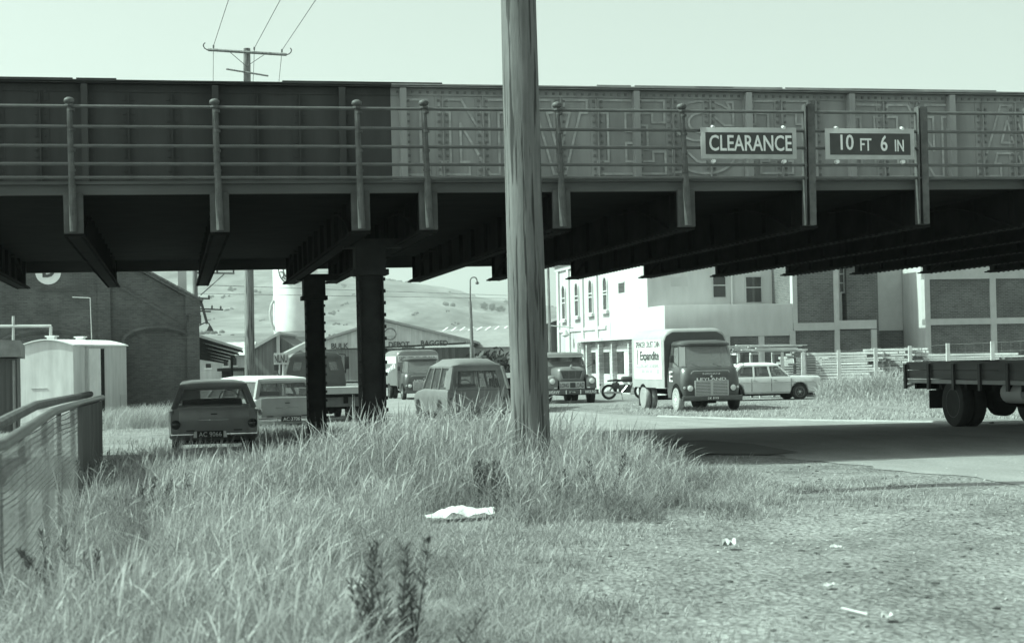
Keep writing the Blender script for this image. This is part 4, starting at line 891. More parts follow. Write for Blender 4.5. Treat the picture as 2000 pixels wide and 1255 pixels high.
def ring_wheel(par, c, r, tilt, mat=m_dkmetal):
    b = MB(); n = 20; q = Matrix.Rotation(tilt, 3, 'X'); c = Vector(c)
    P = [c+q @ Vector((r*math.cos(2*math.pi*k/n), 0, r*math.sin(2*math.pi*k/n))) for k in range(n)]
    for k in range(n): b.tube(P[k], P[(k+1) % n], .014, seg=6)
    b.tube(P[0], P[n//2], .011, seg=6).tube(c, c+q @ Vector((0, .25, 0)), .025, seg=6); return b.build('steering_wheel', mat, par)
def seats(par, ys, belt, h=.16, w_=1.2):
    for y in ys: MB().box((0, y, belt+h/2-.03), (w_, .14, h), bev=.04).build('seat', m_inner, par)
def plate(par, s, c, wd, h, right, nrm, light=False):
    c = Vector(c); r = Vector(right); n = Vector(nrm); up_ = Vector((0, 0, 1))
    p = MB().slab([c-r*wd/2-up_*h/2, c+r*wd/2-up_*h/2, c+r*wd/2+up_*h/2, c-r*wd/2+up_*h/2], .014).build('number_plate', m_plate, par)
    text(s, wd*.86, h*.66, c+n*.012, right, (0, 0, 1), m_white, p); return p
def wagon(name, label, cat, loc, rz, paint, roofpaint, sidepaint, pl, group=None):
    o = thing(name, label, cat, loc, rz, group); Ln, W = 4.46, 1.74; bl = .97
    zt = lambda y: bl if y < .85 else bl-.06*(y-.85)/1.3
    wy = lambda y: 1-.06*smooth(1.6, 2.23, y)-.05*smooth(1.9, 2.23, -y)
    carbody(o, Ln, W, .33, zt, wy, [(-1.30, .36), (1.36, .36)], sidepaint)
    greenhouse(o, bl-.01, 1.40, W, paint, roofpaint, .79, .62, [(-2.16, -1.95, .13), (-.98, -.92, .07), (-.02, -.05, .07), (.98, .52, .06)], dw=.085, hd=.075, zc=.085)
    for x in (-.72, .72):
        for y in (-1.30, 1.36): wheel(o, x, y, .325, .17, rim=m_rim)
    seats(o, (-.35, .45), bl); ring_wheel(o, (.36, .72, bl+.11), .2, R(-25))
    # tailgate detail
    y = -Ln/2
    g = MB(); g.bb(-.66, .66, y-.012, y+.02, .52, bl-.0, bev=.01); tg_ = g.build('tailgate', paint, o)
    MB().bb(-.3, .28, y-.03, y-.014, .735, .745).bb(-.09, -.07, y-.035, y-.014, .725, .755).build('trim_strip', m_chrome, tg_)
    MB().bb(-.06, .06, y-.035, y-.013, .84, .862, bev=.006).build('handle', m_dkmetal, tg_)
    for sx in (-1, 1):
        MB().lathe([(.085, -.02), (.09, .03), (.07, .045), (.06, .04)], (sx*.73, y-.0, .66), (0, -1, 0), 18).build('lamp_ring', m_chrome if sidepaint is m_paintwh else m_dkmetal, o)
        MB().lathe([(.058, -.01), (.058, .05), (.03, .065), (.005, .068)], (sx*.73, y-.0, .66), (0, -1, 0), 14).build('tail_lamp', m_taillamp, o)
        MB().tube((sx*.80, y+.02, .93), (sx*.80, y+.03, .78), .05, .02, seg=8).build('fin', sidepaint, o)
        MB().bb(sx*.45-.08, sx*.45+.08, y-.03, y-.013, .525, .55).build('hinge', m_dkmetal, o)
    b = MB(); 
    for x0, x1 in ((-.82, -.3), (.3, .82), (-.299, .299)): b.bb(x0, x1, y-.10, y-.04, .42, .50, bev=.02)
    b.build('bumper', m_chrome, o)
    plate(o, pl, (-.08 if sidepaint is not m_paintwh else .05, y-.13, .47), .50, .13, (1, 0, 0), (0, -1, 0))
    if sidepaint is not m_paintwh:
        for x in (-.35, .19): MB().slab([(x-.05, y-.125, .405), (x+.05, y-.125, .405), (x+.03, y-.125, .525), (x-.03, y-.125, .525)], .012).build('bumper_guard', m_white, o)
    MB().bb(-.7, .7, -1.9, 1.9, .26, .36).build('underbody', m_under, o)
    MB().bb(-.76, .76, 2.2, 2.26, .42, .52, bev=.02).build('front_bumper', m_chrome, o)
    return o
p = at(417, 745, 32.6)+Vector((-math.sin(R(11)), math.cos(R(11)), 0))*2.23; wagon('station_wagon', 'dark station wagon seen from behind in the bridge shade with plate AC 9066', 'car', (p.x, p.y, gzf(p.x, p.y)), R(11.0), m_paintdk, m_paintdk, m_paintdk, 'AC 9066', 'station wagons parked by the bridge')
p = at(560, 745, 40.5)+Vector((-math.sin(R(31)), math.cos(R(31)), 0))*2.23; wagon('station_wagon', 'white roofed two tone station wagon parked beyond the dark one behind a steel column', 'car', (p.x, p.y, gzf(p.x, p.y)), R(31), m_paintmid, m_paintwh, m_paintwh, 'AC 3706', 'station wagons parked by the bridge')

# tall panel van
def panel_van():
    p = at(930, 705, 45.5); o = thing('panel_van', 'dusty grey panel van with wide rear window half buried behind the grass mound', 'van', (p.x-.55, p.y+2.0, gzf(p.x, p.y)-.05), R(16)); o.scale = (1, 1, .96)
    Ln, W = 4.3, 1.78; bl = 1.08
    carbody(o, Ln, W, .38, lambda y: bl if y < .7 else bl-.1*(y-.7), lambda y: 1-.10*smooth(1.5, 2.15, y)-.03*smooth(1.9, 2.15, -y), [(-1.3, .38), (1.35, .38)], m_paintvan)
    greenhouse(o, bl-.01, 1.70, W, m_paintvan, m_paintvan, .82, .68, [(-2.12, -1.98, .42), (-1.0, -.98, .10), (-.1, -.12, .08), (.85, .45, .06)], dw=.19, hd=.12, zc=.22)
    y = -Ln/2; g = MB()
    g.bb(-.60, .60, y-.004, y+.01, .5, bl-.02); g.build('tailgate', m_paintvan, o)
    s = MB(); s.bb(-.615, -.603, y-.006, y+.01, .5, bl+.25).bb(.603, .615, y-.006, y+.01, .5, bl+.25).bb(-.615, .615, y-.007, y+.01, bl-.045, bl-.035); s.build('seam', m_dkmetal, o)
    for x in (-.74, .74):
        for yy in (-1.3, 1.35): wheel(o, x, yy, .34, .17, rim=m_rimdk)
        MB().lathe([(.05, 0), (.05, .03), (.02, .04)], (x*1.0, y, .8), (0, -1, 0), 12).build('tail_lamp', m_taillamp, o)
    seats(o, (.35,), bl, .14); ring_wheel(o, (.34, .62, bl+.04), .21, R(-30)); MB().bb(-.8, .8, y-.09, y-.03, .45, .55, bev=.02).build('bumper', m_dkmetal, o)
    MB().bb(-.78, .78, -2.0, 2.0, .22, .40).build('underbody', m_under, o); MB().tube((.0, -.05, bl), (.02, -.05, 1.7), .05, seg=6).build('partition_post', m_inner, o)
    MB().slab([(-.74, -1.9, bl+.05), (-.74, -1.3, bl+.05), (-.66, -1.35, 1.6), (-.66, -1.85, 1.6)], .02).build('curtain', m_curtain, o)
panel_van()

# saloon side on
def saloon():
    p = at(1520, 740, 66); o = thing('saloon_car', 'pale saloon car seen side on behind the forward control lorry', 'car', (p.x-.72, p.y, gzf(p.x, p.y)-.02), R(-79))
    Ln, W = 4.4, 1.68; bl = .93
    zt = lambda y: bl if -1.1 < y < .75 else (bl-.02*(y-.75) if y > 0 else bl+.03*smooth(1.1, 2.2, -y))
    carbody(o, Ln, W, .27, zt, lambda y: 1-.07*smooth(1.8, 2.2, y)-.08*smooth(1.8, 2.2, -y), [(-1.25, .36), (1.35, .36)], m_paintsed)
    greenhouse(o, bl-.01, 1.36, W, m_paintsed, m_paintwh, .74, .58, [(-1.45, -.95, .10), (-.5, -.46, .06), (.18, .12, .06), (.95, .50, .06)], dw=.1, hd=.06, zc=.10)
    for x in (-.7, .7):
        for y in (-1.25, 1.35): wheel(o, x, y, .32, .16, rim=m_chrome)
    for sx in (-1, 1):
        MB().lathe([(.09, -.05), (.1, .03), (.085, .05), (.03, .07)], (sx*.62, Ln/2-.03, .68), (0, 1, 0), 14).build('headlight', m_lamp, o)
        MB().bb(sx*.846-.006, sx*.846+.006, -1.9, 1.9, .70, .72).build('side_trim', m_chrome, o)
    MB().bb(-.8, .8, Ln/2+.0, Ln/2+.10, .40, .50, bev=.02).build('bumper', m_chrome, o); MB().bb(-.8, .8, -Ln/2-.1, -Ln/2, .40, .50, bev=.02).build('bumper', m_chrome, o)
    MB().bb(-.45, .45, Ln/2-.02, Ln/2+.02, .52, .72).build('grille', m_chrome, o)
    for sx in (-1, 1):
        for yy in (-.62, .18, .98): MB().bb(sx*.842-.004, sx*.842+.004, yy-.008, yy+.008, .36, .86).build('door_seam', m_dkmetal, o)
        for yy in (-.5, .32): MB().box((sx*.85, yy, .80), (.03, .13, .02)).build('door_handle', m_chrome, o); seats(o, (-.55, .25), bl); ring_wheel(o, (.34, .6, bl+.02), .19, R(-25))
    MB().bb(-.7, .7, -1.9, 1.9, .2, .3).build('underbody', m_under, o)
saloon()

# --- lorries
def rr(w_, yf, yb, z, r, n=5, rb=.06):
    P = []
    for cx, cy, a0, rad in ((w_-r, yf-r, 0, r), (-w_+r, yf-r, 90, r), (-w_+rb, yb+rb, 180, rb), (w_-rb, yb+rb, 270, rb)):
        for k in range(n+1): a = R(a0+90*k/n); P.append((cx+rad*math.cos(a), cy+rad*math.sin(a), z))
    return P
def lorry_cab(o, lower, upper, paint, yb, rearwins=((-.75, .75),), frontpost=.09, glass=None, cabname='cab', wheel_x=.45):
    """lower/upper: ring params (halfwidth, yfront, z, radius); body below the belt, roof above."""
    L0 = MB().loft([rr(w_, yf, yb, z, r) for w_, yf, z, r in lower]).build(cabname, paint, o, sm=45)
    MB().loft([rr(w_, yf, yb+.02, z, r) for w_, yf, z, r in upper]).build('roof', paint, o, sm=50)
    wb_, yfb, zb_, rb_ = lower[-1]; wt, yft, zt, rt = upper[0]; g = glass or m_lorryglass
    for sx in (-1, 1):
        A = (sx*(wb_-.02), yfb-rb_*.9, zb_); At = (sx*(wt-.02), yft-rt*.9, zt)
        MB().slab([A, (sx*(wb_-rb_*.55), yfb-.03, zb_), (sx*(wt-rt*.55), yft-.03, zt), At], .05).build('pillar', paint, o)
        MB().slab([(A[0], A[1]-frontpost, zb_), A, At, (At[0], At[1]-frontpost, zt)], .05).build('pillar', paint, o)
        MB().slab([(sx*(wb_-.03), yb+.02, zb_), (sx*(wb_-.03), yb+.30, zb_), (sx*(wt-.03), yb+.30, zt), (sx*(wt-.03), yb+.02, zt)], .05).build('pillar', paint, o)
        MB().slab([(sx*(wb_-.03), yb+.30, zb_), (sx*(wb_-.03), A[1]-frontpost, zb_), (sx*(wt-.03), At[1]-frontpost, zt), (sx*(wt-.03), yb+.30, zt)], .008).build('side_window', g, o)
    xs_ = sorted([-wb_+.04]+[v for w2 in rearwins for v in w2]+[wb_-.04])
    for a, b in zip(xs_[0::2], xs_[1::2]): MB().slab([(a, yb+.03, zb_), (b, yb+.03, zb_), (b*wt/wb_, yb+.03, zt), (a*wt/wb_, yb+.03, zt)], .05).build('rear_panel', paint, o)
    for a, b in rearwins:
        k = wt/wb_; MB().bb(a, b, yb+.005, yb+.055, zb_, zb_+(zt-zb_)*.22).build('rear_panel', paint, o); MB().bb(a*k, b*k, yb+.005, yb+.055, zt-(zt-zb_)*.12, zt).build('rear_panel', paint, o)
        MB().slab([(a, yb+.03, zb_+(zt-zb_)*.22), (b, yb+.03, zb_+(zt-zb_)*.22), (b*k, yb+.03, zt-.05), (a*k, yb+.03, zt-.05)], .008).build('rear_window', g, o)
    MB().slab([(-(wb_-rb_*.55), yfb-.02, zb_), (wb_-rb_*.55, yfb-.02, zb_), (wt-rt*.55, yft-.02, zt), (-(wt-rt*.55), yft-.02, zt)], .01).build('windscreen', g, o)
    MB().box((0, yb+.35, zb_+.05), (1.4, .16, .3), bev=.05).build('seat', m_inner, o); ring_wheel(o, (wheel_x, yfb-.42, zb_+.06), .22, R(-50)); return L0
def arch(o, x, y, r, zb_=.44):
    sx = 1 if x > 0 else -1; zc = .40; a0 = math.asin(max(-1, min(1, (zb_-zc)/r)))
    pts = [(y+r*math.cos(a), zc+r*math.sin(a)) for a in np.linspace(a0, math.pi-a0, 15)]
    MB().loft([[(x, a, b) for a, b in pts], [(x+sx*.012, a, b) for a, b in pts]]).build('wheel_arch', m_under, o)
def grille(o, x0, x1, y, z0, z1, nb, mat=m_render, split=True):
    g = MB().bb(x0, x1, y, y+.02, z0, z1).build('grille', m_dkmetal, o); b = MB(); n = nb
    b.bb(x0-.03, x1+.03, y+.004, y+.04, z0-.035, z0-.002).bb(x0-.03, x1+.03, y+.004, y+.04, z1+.002, z1+.035).bb(x0-.035, x0-.002, y+.003, y+.041, z0, z1).bb(x1+.002, x1+.035, y+.003, y+.041, z0, z1)
    if split: b.bb(-.04, .04, y+.021, y+.042, z0, z1)
    for k in range(n): z = z0+(z1-z0)*(k+.5)/n; b.bb(x0, x1, y+.021, y+.036, z-(z1-z0)/n*.30, z+(z1-z0)/n*.30)
    b.build('bars', mat, g)
def headlight(o, x, y, z, r, ring=m_dkmetal):
    h = MB().lathe([(r*1.15, -.06), (r*1.15, .02), (r, .035)], (x, y, z), (0, 1, 0), 20).build('headlight', ring, o)
    MB().lathe([(r*.96, .0), (r*.95, .036), (r*.6, .058), (.01, .066)], (x, y, z), (0, 1, 0), 20).build('lens', m_lamp, h)
def boxbody(o, w_, y0, y1, z0, z1, r, mat):
    pr = [(-w_, z0), (-w_, z1-r)]+[(-w_+r-r*math.cos(a), z1-r+r*.9*math.sin(a)) for a in np.linspace(.25, math.pi/2, 5)]+[(w_-r+r*math.sin(a), z1-r+r*.9*math.cos(a)) for a in np.linspace(0, math.pi/2-.25, 5)]+[(w_, z1-r), (w_, z0)]
    def ins(k, dz): return [(x*(1-k), z-(dz if z > z1-r*.99 else 0)) for x, z in pr]
    return MB().loft([[(x, y0, z) for x, z in pr], [(x, y1-.12, z) for x, z in pr], [(x, y1-.04, z) for x, z in ins(.01, .03)], [(x, y1, z) for x, z in ins(.035, .10)]]).build('van_body', mat, o, sm=40)
def delivery_lorry(label, p, rz, second=False):
    o = thing('delivery_lorry', label, 'lorry', (p.x, p.y, gzf(p.x, p.y)), rz, 'delivery lorries with rounded van bodies')
    zb_ = 1.42
    lorry_cab(o, [(.98, .0, .42, .22), (1.0, .03, .7, .22), (1.0, .03, .98, .24), (.975, -.0, 1.2, .28), (.955, -.07, 1.36, .30), (.93, -.14, zb_, .30)],
              [(.83, -.42, 2.08, .28), (.85, -.36, 2.11, .30), (.85, -.36, 2.17, .30), (.78, -.46, 2.24, .28), (.5, -.7, 2.28, .25)], m_truckdk, -1.5, rearwins=((-.55, .55),))
    MB().bb(-1.0, 1.0, .05, .17, .34, .50, bev=.03).build('bumper', m_truckdk, o)
    grille(o, -.53, .53, .045, .52, .95, 9)
    for x in (-.72, .72): headlight(o, x, .04, .74, .10); MB().lathe([(.04, 0), (.04, .03), (.01, .04)], (x+(.17 if x > 0 else -.17), .0, .76), (0, 1, 0), 10).build('side_lamp', m_lamp, o)
    hd = MB(); hd.path([(-.62, .035, 1.23), (-.58, .02, 1.29), (.58, .02, 1.29), (.66, .03, 1.24), (.66, .035, 1.2)], .012, 6); hd.build('bonnet_trim', m_chrome, o)
    for k in range(5): MB().bb(.84, .87+.0, -.02-.0, .03, .86+k*.03, .872+k*.03).build('vent_louvre', m_dkmetal, o) if False else None
    text('LEYLAND', .98, .085, (0, .062, 1.025), (-1, 0, 0), (0, 0, 1), m_white, o, bold=.01, ext=.008)
    if not second: text('NISSAN', .56, .06, (0, .045, 1.19), (-1, 0, 0), (0, 0, 1), m_render, o, ext=.008)
    MB().lathe([(.05, 0), (.05, .015), (.01, .02)], (0, .035, 1.11), (0, 1, 0), 4).build('badge', m_chrome, o)
    plate(o, 'DK 8118', (0, .19, .42), .42, .12, (-1, 0, 0), (0, 1, 0))
    for sx in (-1, 1):
        arch(o, sx*1.0, -.52, .50); wheel(o, sx*.935, -.52, .385, .2, tyre=m_tyrelt if sx > 0 and not second else m_rubber, rim=m_white if sx > 0 and not second else m_rim)
        wheel(o, sx*1.02, -3.85, .385, .2, tyre=m_tyrelt if sx > 0 and not second else m_rubber, rim=m_rim, dual=True)
        mi = MB().tube((sx*.97, -.38, 1.45), (sx*1.2, -.28, 1.62), .012).tube((sx*1.2, -.28, 1.4), (sx*1.2, -.28, 1.85), .012).box((sx*1.2, -.29, 1.68), (.14, .03, .22), bev=.01).build('mirror', m_dkmetal, o)
        MB().box((sx*1.03, -1.2, 1.2), (.03, .12, .02)).build('door_handle', m_chrome, o)
    for x in (-.35, .35): MB().tube((x, -.02, zb_-.02), (x+.25, -.1, zb_+.1), .01, seg=5).build('wiper', m_dkmetal, o)
    ch = MB().bb(-.45, -.35, -4.9, -.3, .5, .68).bb(.35, .45, -4.9, -.3, .5, .68).bb(-.9, .9, -3.85, -3.65, .3, .45).bb(-.2, .2, -.9, -.1, .25, .5); ch.build('chassis', m_under, o)
    bx = boxbody(o, 1.10, -5.1, -1.55, .74, 2.72, .42, m_truckbox if not second else m_intl)
    fr_ = [(-1.05, .76), (1.05, .76), (1.05, 2.26), (.97, 2.44), (.76, 2.56), (-.76, 2.56), (-.97, 2.44), (-1.05, 2.26)]; MB().loft([[(x, -1.549, z) for x, z in fr_], [(x, -1.540, z) for x, z in fr_]]).build('front_shade_panel', m_truckdk if not second else m_paintdk, bx)  # dark panel added over the box front, its shade put into the colour
    MB().bb(1.102, 1.125, -4.55, -3.05, .35, 1.12).build('wheel_well', m_under, o) if False else arch(o, 1.1, -3.85, .46, .745)
    MB().bb(1.0, 1.05, -4.5, -4.42, .12, .75).bb(.7, 1.05, -4.55, -4.5, .1, .75).build('mudflap', m_rubber, o)
    T = lambda s, w_, h, y, z, mt=m_letter, bo=0.0: text(s, w_, h, (1.118, y, z), (0, 1, 0), (0, 0, 1), mt, sg, bold=bo)
    if not second:
        sg = MB().bb(1.102, 1.112, -4.78, -1.68, 1.02, 2.33).build('side_sign', m_white, o)
        T('SPENCER CRUST CAIN', 2.7, .20, -3.2, 2.18, m_letter, .0); T('Expandite', 2.15, .40, -3.0, 1.76, m_letter, .025); T('SEALANTS ADHESIVES', 2.1, .13, -3.0, 1.46, m_signrim)
        MB().bb(1.113, 1.119, -4.42, -4.34, 1.5, 2.02).bb(1.113, 1.119, -4.6, -4.0, 1.40, 1.425).bb(1.113, 1.119, -4.66, -4.56, 1.74, 1.765).build('sign_rule', m_letter, sg)
        for y0, y1, z0, z1 in ((-3.95, -3.55, 1.22, 1.34), (-3.45, -3.1, 1.22, 1.34), (-3.0, -2.7, 1.22, 1.34), (-2.25, -1.9, 1.2, 1.36), (-4.5, -4.1, 1.28, 1.30), (-4.5, -4.1, 1.2, 1.22), (-4.5, -4.1, 1.12, 1.14)):
            MB().bb(1.113, 1.118, y0, y1, z0, z1).build('small_print', m_signrim, sg)
        text('E', .34, .34, (1.006, -1.02, 1.12), (0, 1, 0), (0, 0, 1), m_white, o, bold=.0)
    else:
        hb = MB().bb(-1.02, 1.02, -1.538, -1.525, 2.03, 2.36).build('header_sign', m_white, o); text('SPENCER CRUST CAIN', 1.9, .24, (0, -1.52, 2.195), (-1, 0, 0), (0, 0, 1), m_letter, hb, bold=.015)
        sg = MB().bb(1.102, 1.112, -4.8, -1.65, 1.95, 2.35).build('side_sign', m_white, o)
        zz = [(-4.6+.14*k, 1.45+(.38 if k % 5 == 0 else .16)*math.sin(k*1.9)+.02*k) for k in range(20)]
        MB().path([(1.104, y, z) for y, z in zz], .035, 5).build('script_mark', m_white, bx)
    return o
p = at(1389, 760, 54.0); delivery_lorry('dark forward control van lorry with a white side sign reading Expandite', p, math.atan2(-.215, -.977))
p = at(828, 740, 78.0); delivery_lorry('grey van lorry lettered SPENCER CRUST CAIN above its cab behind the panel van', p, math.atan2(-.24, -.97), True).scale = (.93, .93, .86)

def bonnet_truck():
    p = at(1117, 760, 66.5); o = thing('bonneted_truck', 'heavy haulage truck facing the camera with LONG LOAD board on its grille', 'truck', (p.x, p.y, gzf(p.x, p.y)-.05), math.atan2(-.16, -.987))
    lorry_cab(o, [(.93, -1.5, .55, .1), (.93, -1.5, 1.2, .12), (.90, -1.5, 1.5, .15)], [(.80, -1.72, 1.90, .2), (.86, -1.52, 1.92, .25), (.84, -1.54, 1.98, .25), (.7, -1.7, 2.05, .25), (.45, -1.9, 2.07, .2)], m_intl, -2.7, rearwins=((-.6, -.05), (.1, .6)))
    MB().loft([rr(.40, -.12, -1.5, .62, .1), rr(.52, -.02, -1.5, .9, .14), rr(.56, -.0, -1.5, 1.30, .16), rr(.53, -.06, -1.5, 1.42, .18), rr(.36, -.2, -1.5, 1.48, .15)]).build('bonnet', m_intl, o, sm=50)
    MB().lathe([(.03, -.02), (.06, .03), (.02, .12)], (0, -.08, 1.47), (0, .6, 1), 8).build('badge', m_chrome, o)
    for sx in (-1, 1):
        pr = [(.58, .62), (.58, 1.02), (.70, 1.12), (.88, 1.10), (.98, 1.0), (.99, .62)]
        MB().loft([[(sx*a*k, y, b if b < .7 else b*q) for a, b in pr] for y, k, q in ((.06, .985, .93), (.02, 1, 1), (-.5, 1, 1.04), (-1.0, 1, 1.0), (-1.45, .97, .8))]).build('wing', m_intl, o, sm=45)
        headlight(o, sx*.79, .075, .92, .115, m_intl); MB().box((sx*.66, .08, .66), (.12, .04, .05), bev=.01).build('side_lamp', m_lamp, o)
        wheel(o, sx*.86, -.55, .46, .24, rim=m_rimdk); wheel(o, sx*.92, -4.2, .46, .24, rim=m_rimdk, dual=True)
        MB().tube((sx*.92, -1.5, 1.45), (sx*1.18, -1.35, 1.6), .012).box((sx*1.2, -1.34, 1.66), (.12, .03, .2), bev=.01).build('mirror', m_dkmetal, o)
    tr = [(-.46, 1.34), (.46, 1.34), (.36, 1.0), (-.36, 1.0)]
    g = MB().loft([[(x, .0, z) for x, z in tr], [(x, .015, z) for x, z in tr]]).build('grille', m_dkmetal, o); b = MB()
    for k in range(7): z = 1.05+k*.04; b.bb(-.30-.012*k, .30+.012*k, .016, .03, z, z+.014)
    for x in (-.17, .1): b.bb(x, x+.02, .016, .034, 1.02, 1.33)
    b.build('bars', m_intl, g); f = MB(); 
    for (a, b_) in zip(tr, tr[1:]+tr[:1]): f.tube((a[0], .012, a[1]), (b_[0], .012, b_[1]), .03, seg=6)
    f.build('surround', m_intl, g)
    lb = MB().bb(-.5, .5, .06, .08, .62, .90).build('load_board', m_render, o); MB().bb(-.115, .085, .081, .09, .66, .86).build('panel', m_signbd, lb)
    text('LONG', .34, .17, (.31, .086, .76), (-1, 0, 0), (0, 0, 1), m_letter, lb, bold=.01); text('LOAD', .36, .19, (-.30, .086, .76), (-1, 0, 0), (0, 0, 1), m_letter, lb, bold=.01)
    bp = MB().bb(-1.04, 1.04, .10, .20, .40, .59, bev=.01).build('bumper', m_truckdk, o)
    text('HEAVY', .42, .12, (.74, .212, .495), (-1, 0, 0), (0, 0, 1), m_white, bp, bold=.02); text('HAULAGE', .44, .11, (-.72, .212, .495), (-1, 0, 0), (0, 0, 1), m_white, bp, bold=.02); plate(o, 'CF 1196', (.03, .214, .49), .3, .1, (-1, 0, 0), (0, 1, 0))
    for x in (-.31, .27): MB().bb(x-.015, x+.015, .2, .212, .42, .57).build('marker', m_white, bp)
    MB().bb(-.45, -.33, -5.5, .05, .55, .75).bb(.33, .45, -5.5, .05, .55, .75).bb(-.85, .85, -.62, -.48, .36, .5).bb(-.3, .3, -1.4, -.2, .34, .6).build('chassis', m_under, o)
    MB().bb(-1.05, 1.05, -5.8, -2.85, .95, 1.08).build('tray', m_wood, o)
    # steer clear of empties: sun visor
    MB().slab([(-.80, -1.60, 1.93), (.80, -1.60, 1.93), (.78, -1.36, 1.86), (-.78, -1.36, 1.86)], .02).build('visor', m_intl, o)
bonnet_truck()

def tray_truck_back():
    p = at(652, 760, 51); o = thing('tray_truck', 'dark flat tray truck seen from behind between the two steel columns', 'truck', (p.x, p.y, gzf(p.x, p.y)), R(15))
    MB().bb(-1.05, 1.05, 0, 3.3, .86, 1.02).bb(-1.06, 1.06, -.03, -.002, .84, 1.04).build('tray', m_truckbox, o)
    cb = MB()
    for y in (.1, .9, 1.7, 2.5): cb.bb(-1.0, 1.0, y, y+.1, .74, .858)
    cb.bb(-.45, -.33, .1, 5.5, .55, .738).bb(.33, .45, .1, 5.5, .55, .738).bb(-.8, .8, 1.15, 1.3, .35, .5); cb.build('chassis', m_under, o)
    MB().bb(-.25, .85, .25, .35, .45, .86).build('rear_panel', m_wood, o); MB().lathe([(.05, -.15), (.22, -.1), (.22, .1), (.05, .15)], (.05, 1.22, .42), (0, 1, 0), 14).build('differential', m_under, o)
    for sx in (-1, 1): wheel(o, sx*.9, 1.22, .42, .2, rim=m_rimdk, dual=True); wheel(o, sx*.88, 4.9, .42, .2, rim=m_rimdk)
    lorry_cab(o, [(.95, 5.2, .55, .3), (.98, 5.25, 1.1, .3), (.96, 5.1, 1.45, .3)], [(.84, 4.85, 1.88, .3), (.87, 4.9, 1.92, .3), (.85, 4.88, 2.0, .3), (.7, 4.7, 2.1, .3), (.4, 4.4, 2.13, .25)], m_truckdk, 3.6, rearwins=((-.78, -.5), (-.28, .05), (.45, .75)))
    MB().loft([rr(.5, 6.3, 5.1, .7, .2), rr(.55, 6.3, 5.1, 1.2, .25), rr(.4, 6.1, 5.1, 1.4, .2)]).build('bonnet', m_truckdk, o)
    for sx in (-1, 1): MB().path([(sx*.95, 4.6, 1.35), (sx*1.12, 4.55, 1.45), (sx*1.12, 4.55, 2.05), (sx*.9, 4.6, 2.08)], .022, 6).box((sx*1.16, 4.55, 1.78), (.16, .05, .42), bev=.015).build('mirror', m_dkmetal, o)
tray_truck_back()
q = at(549, 700, 47); nb = thing('notice_board', 'small grey board with dark letters on a post left of the dark truck cab', 'sign', (q.x, q.y, gzf(q.x, q.y)))
w_ = 28*47/F; MB().box((0, 0, q.z-gzf(q.x, q.y)), (w_, .03, .32)).build('board', m_render, nb); text('NLNU', w_*.9, .22, (0, -.022, q.z-gzf(q.x, q.y)), (1, 0, 0), (0, 0, 1), m_letter, nb, bold=.02); MB().tube((.06, 0.03, 0), (.06, .03, q.z-gzf(q.x, q.y)-.16), .04).build('post', m_frame, nb)

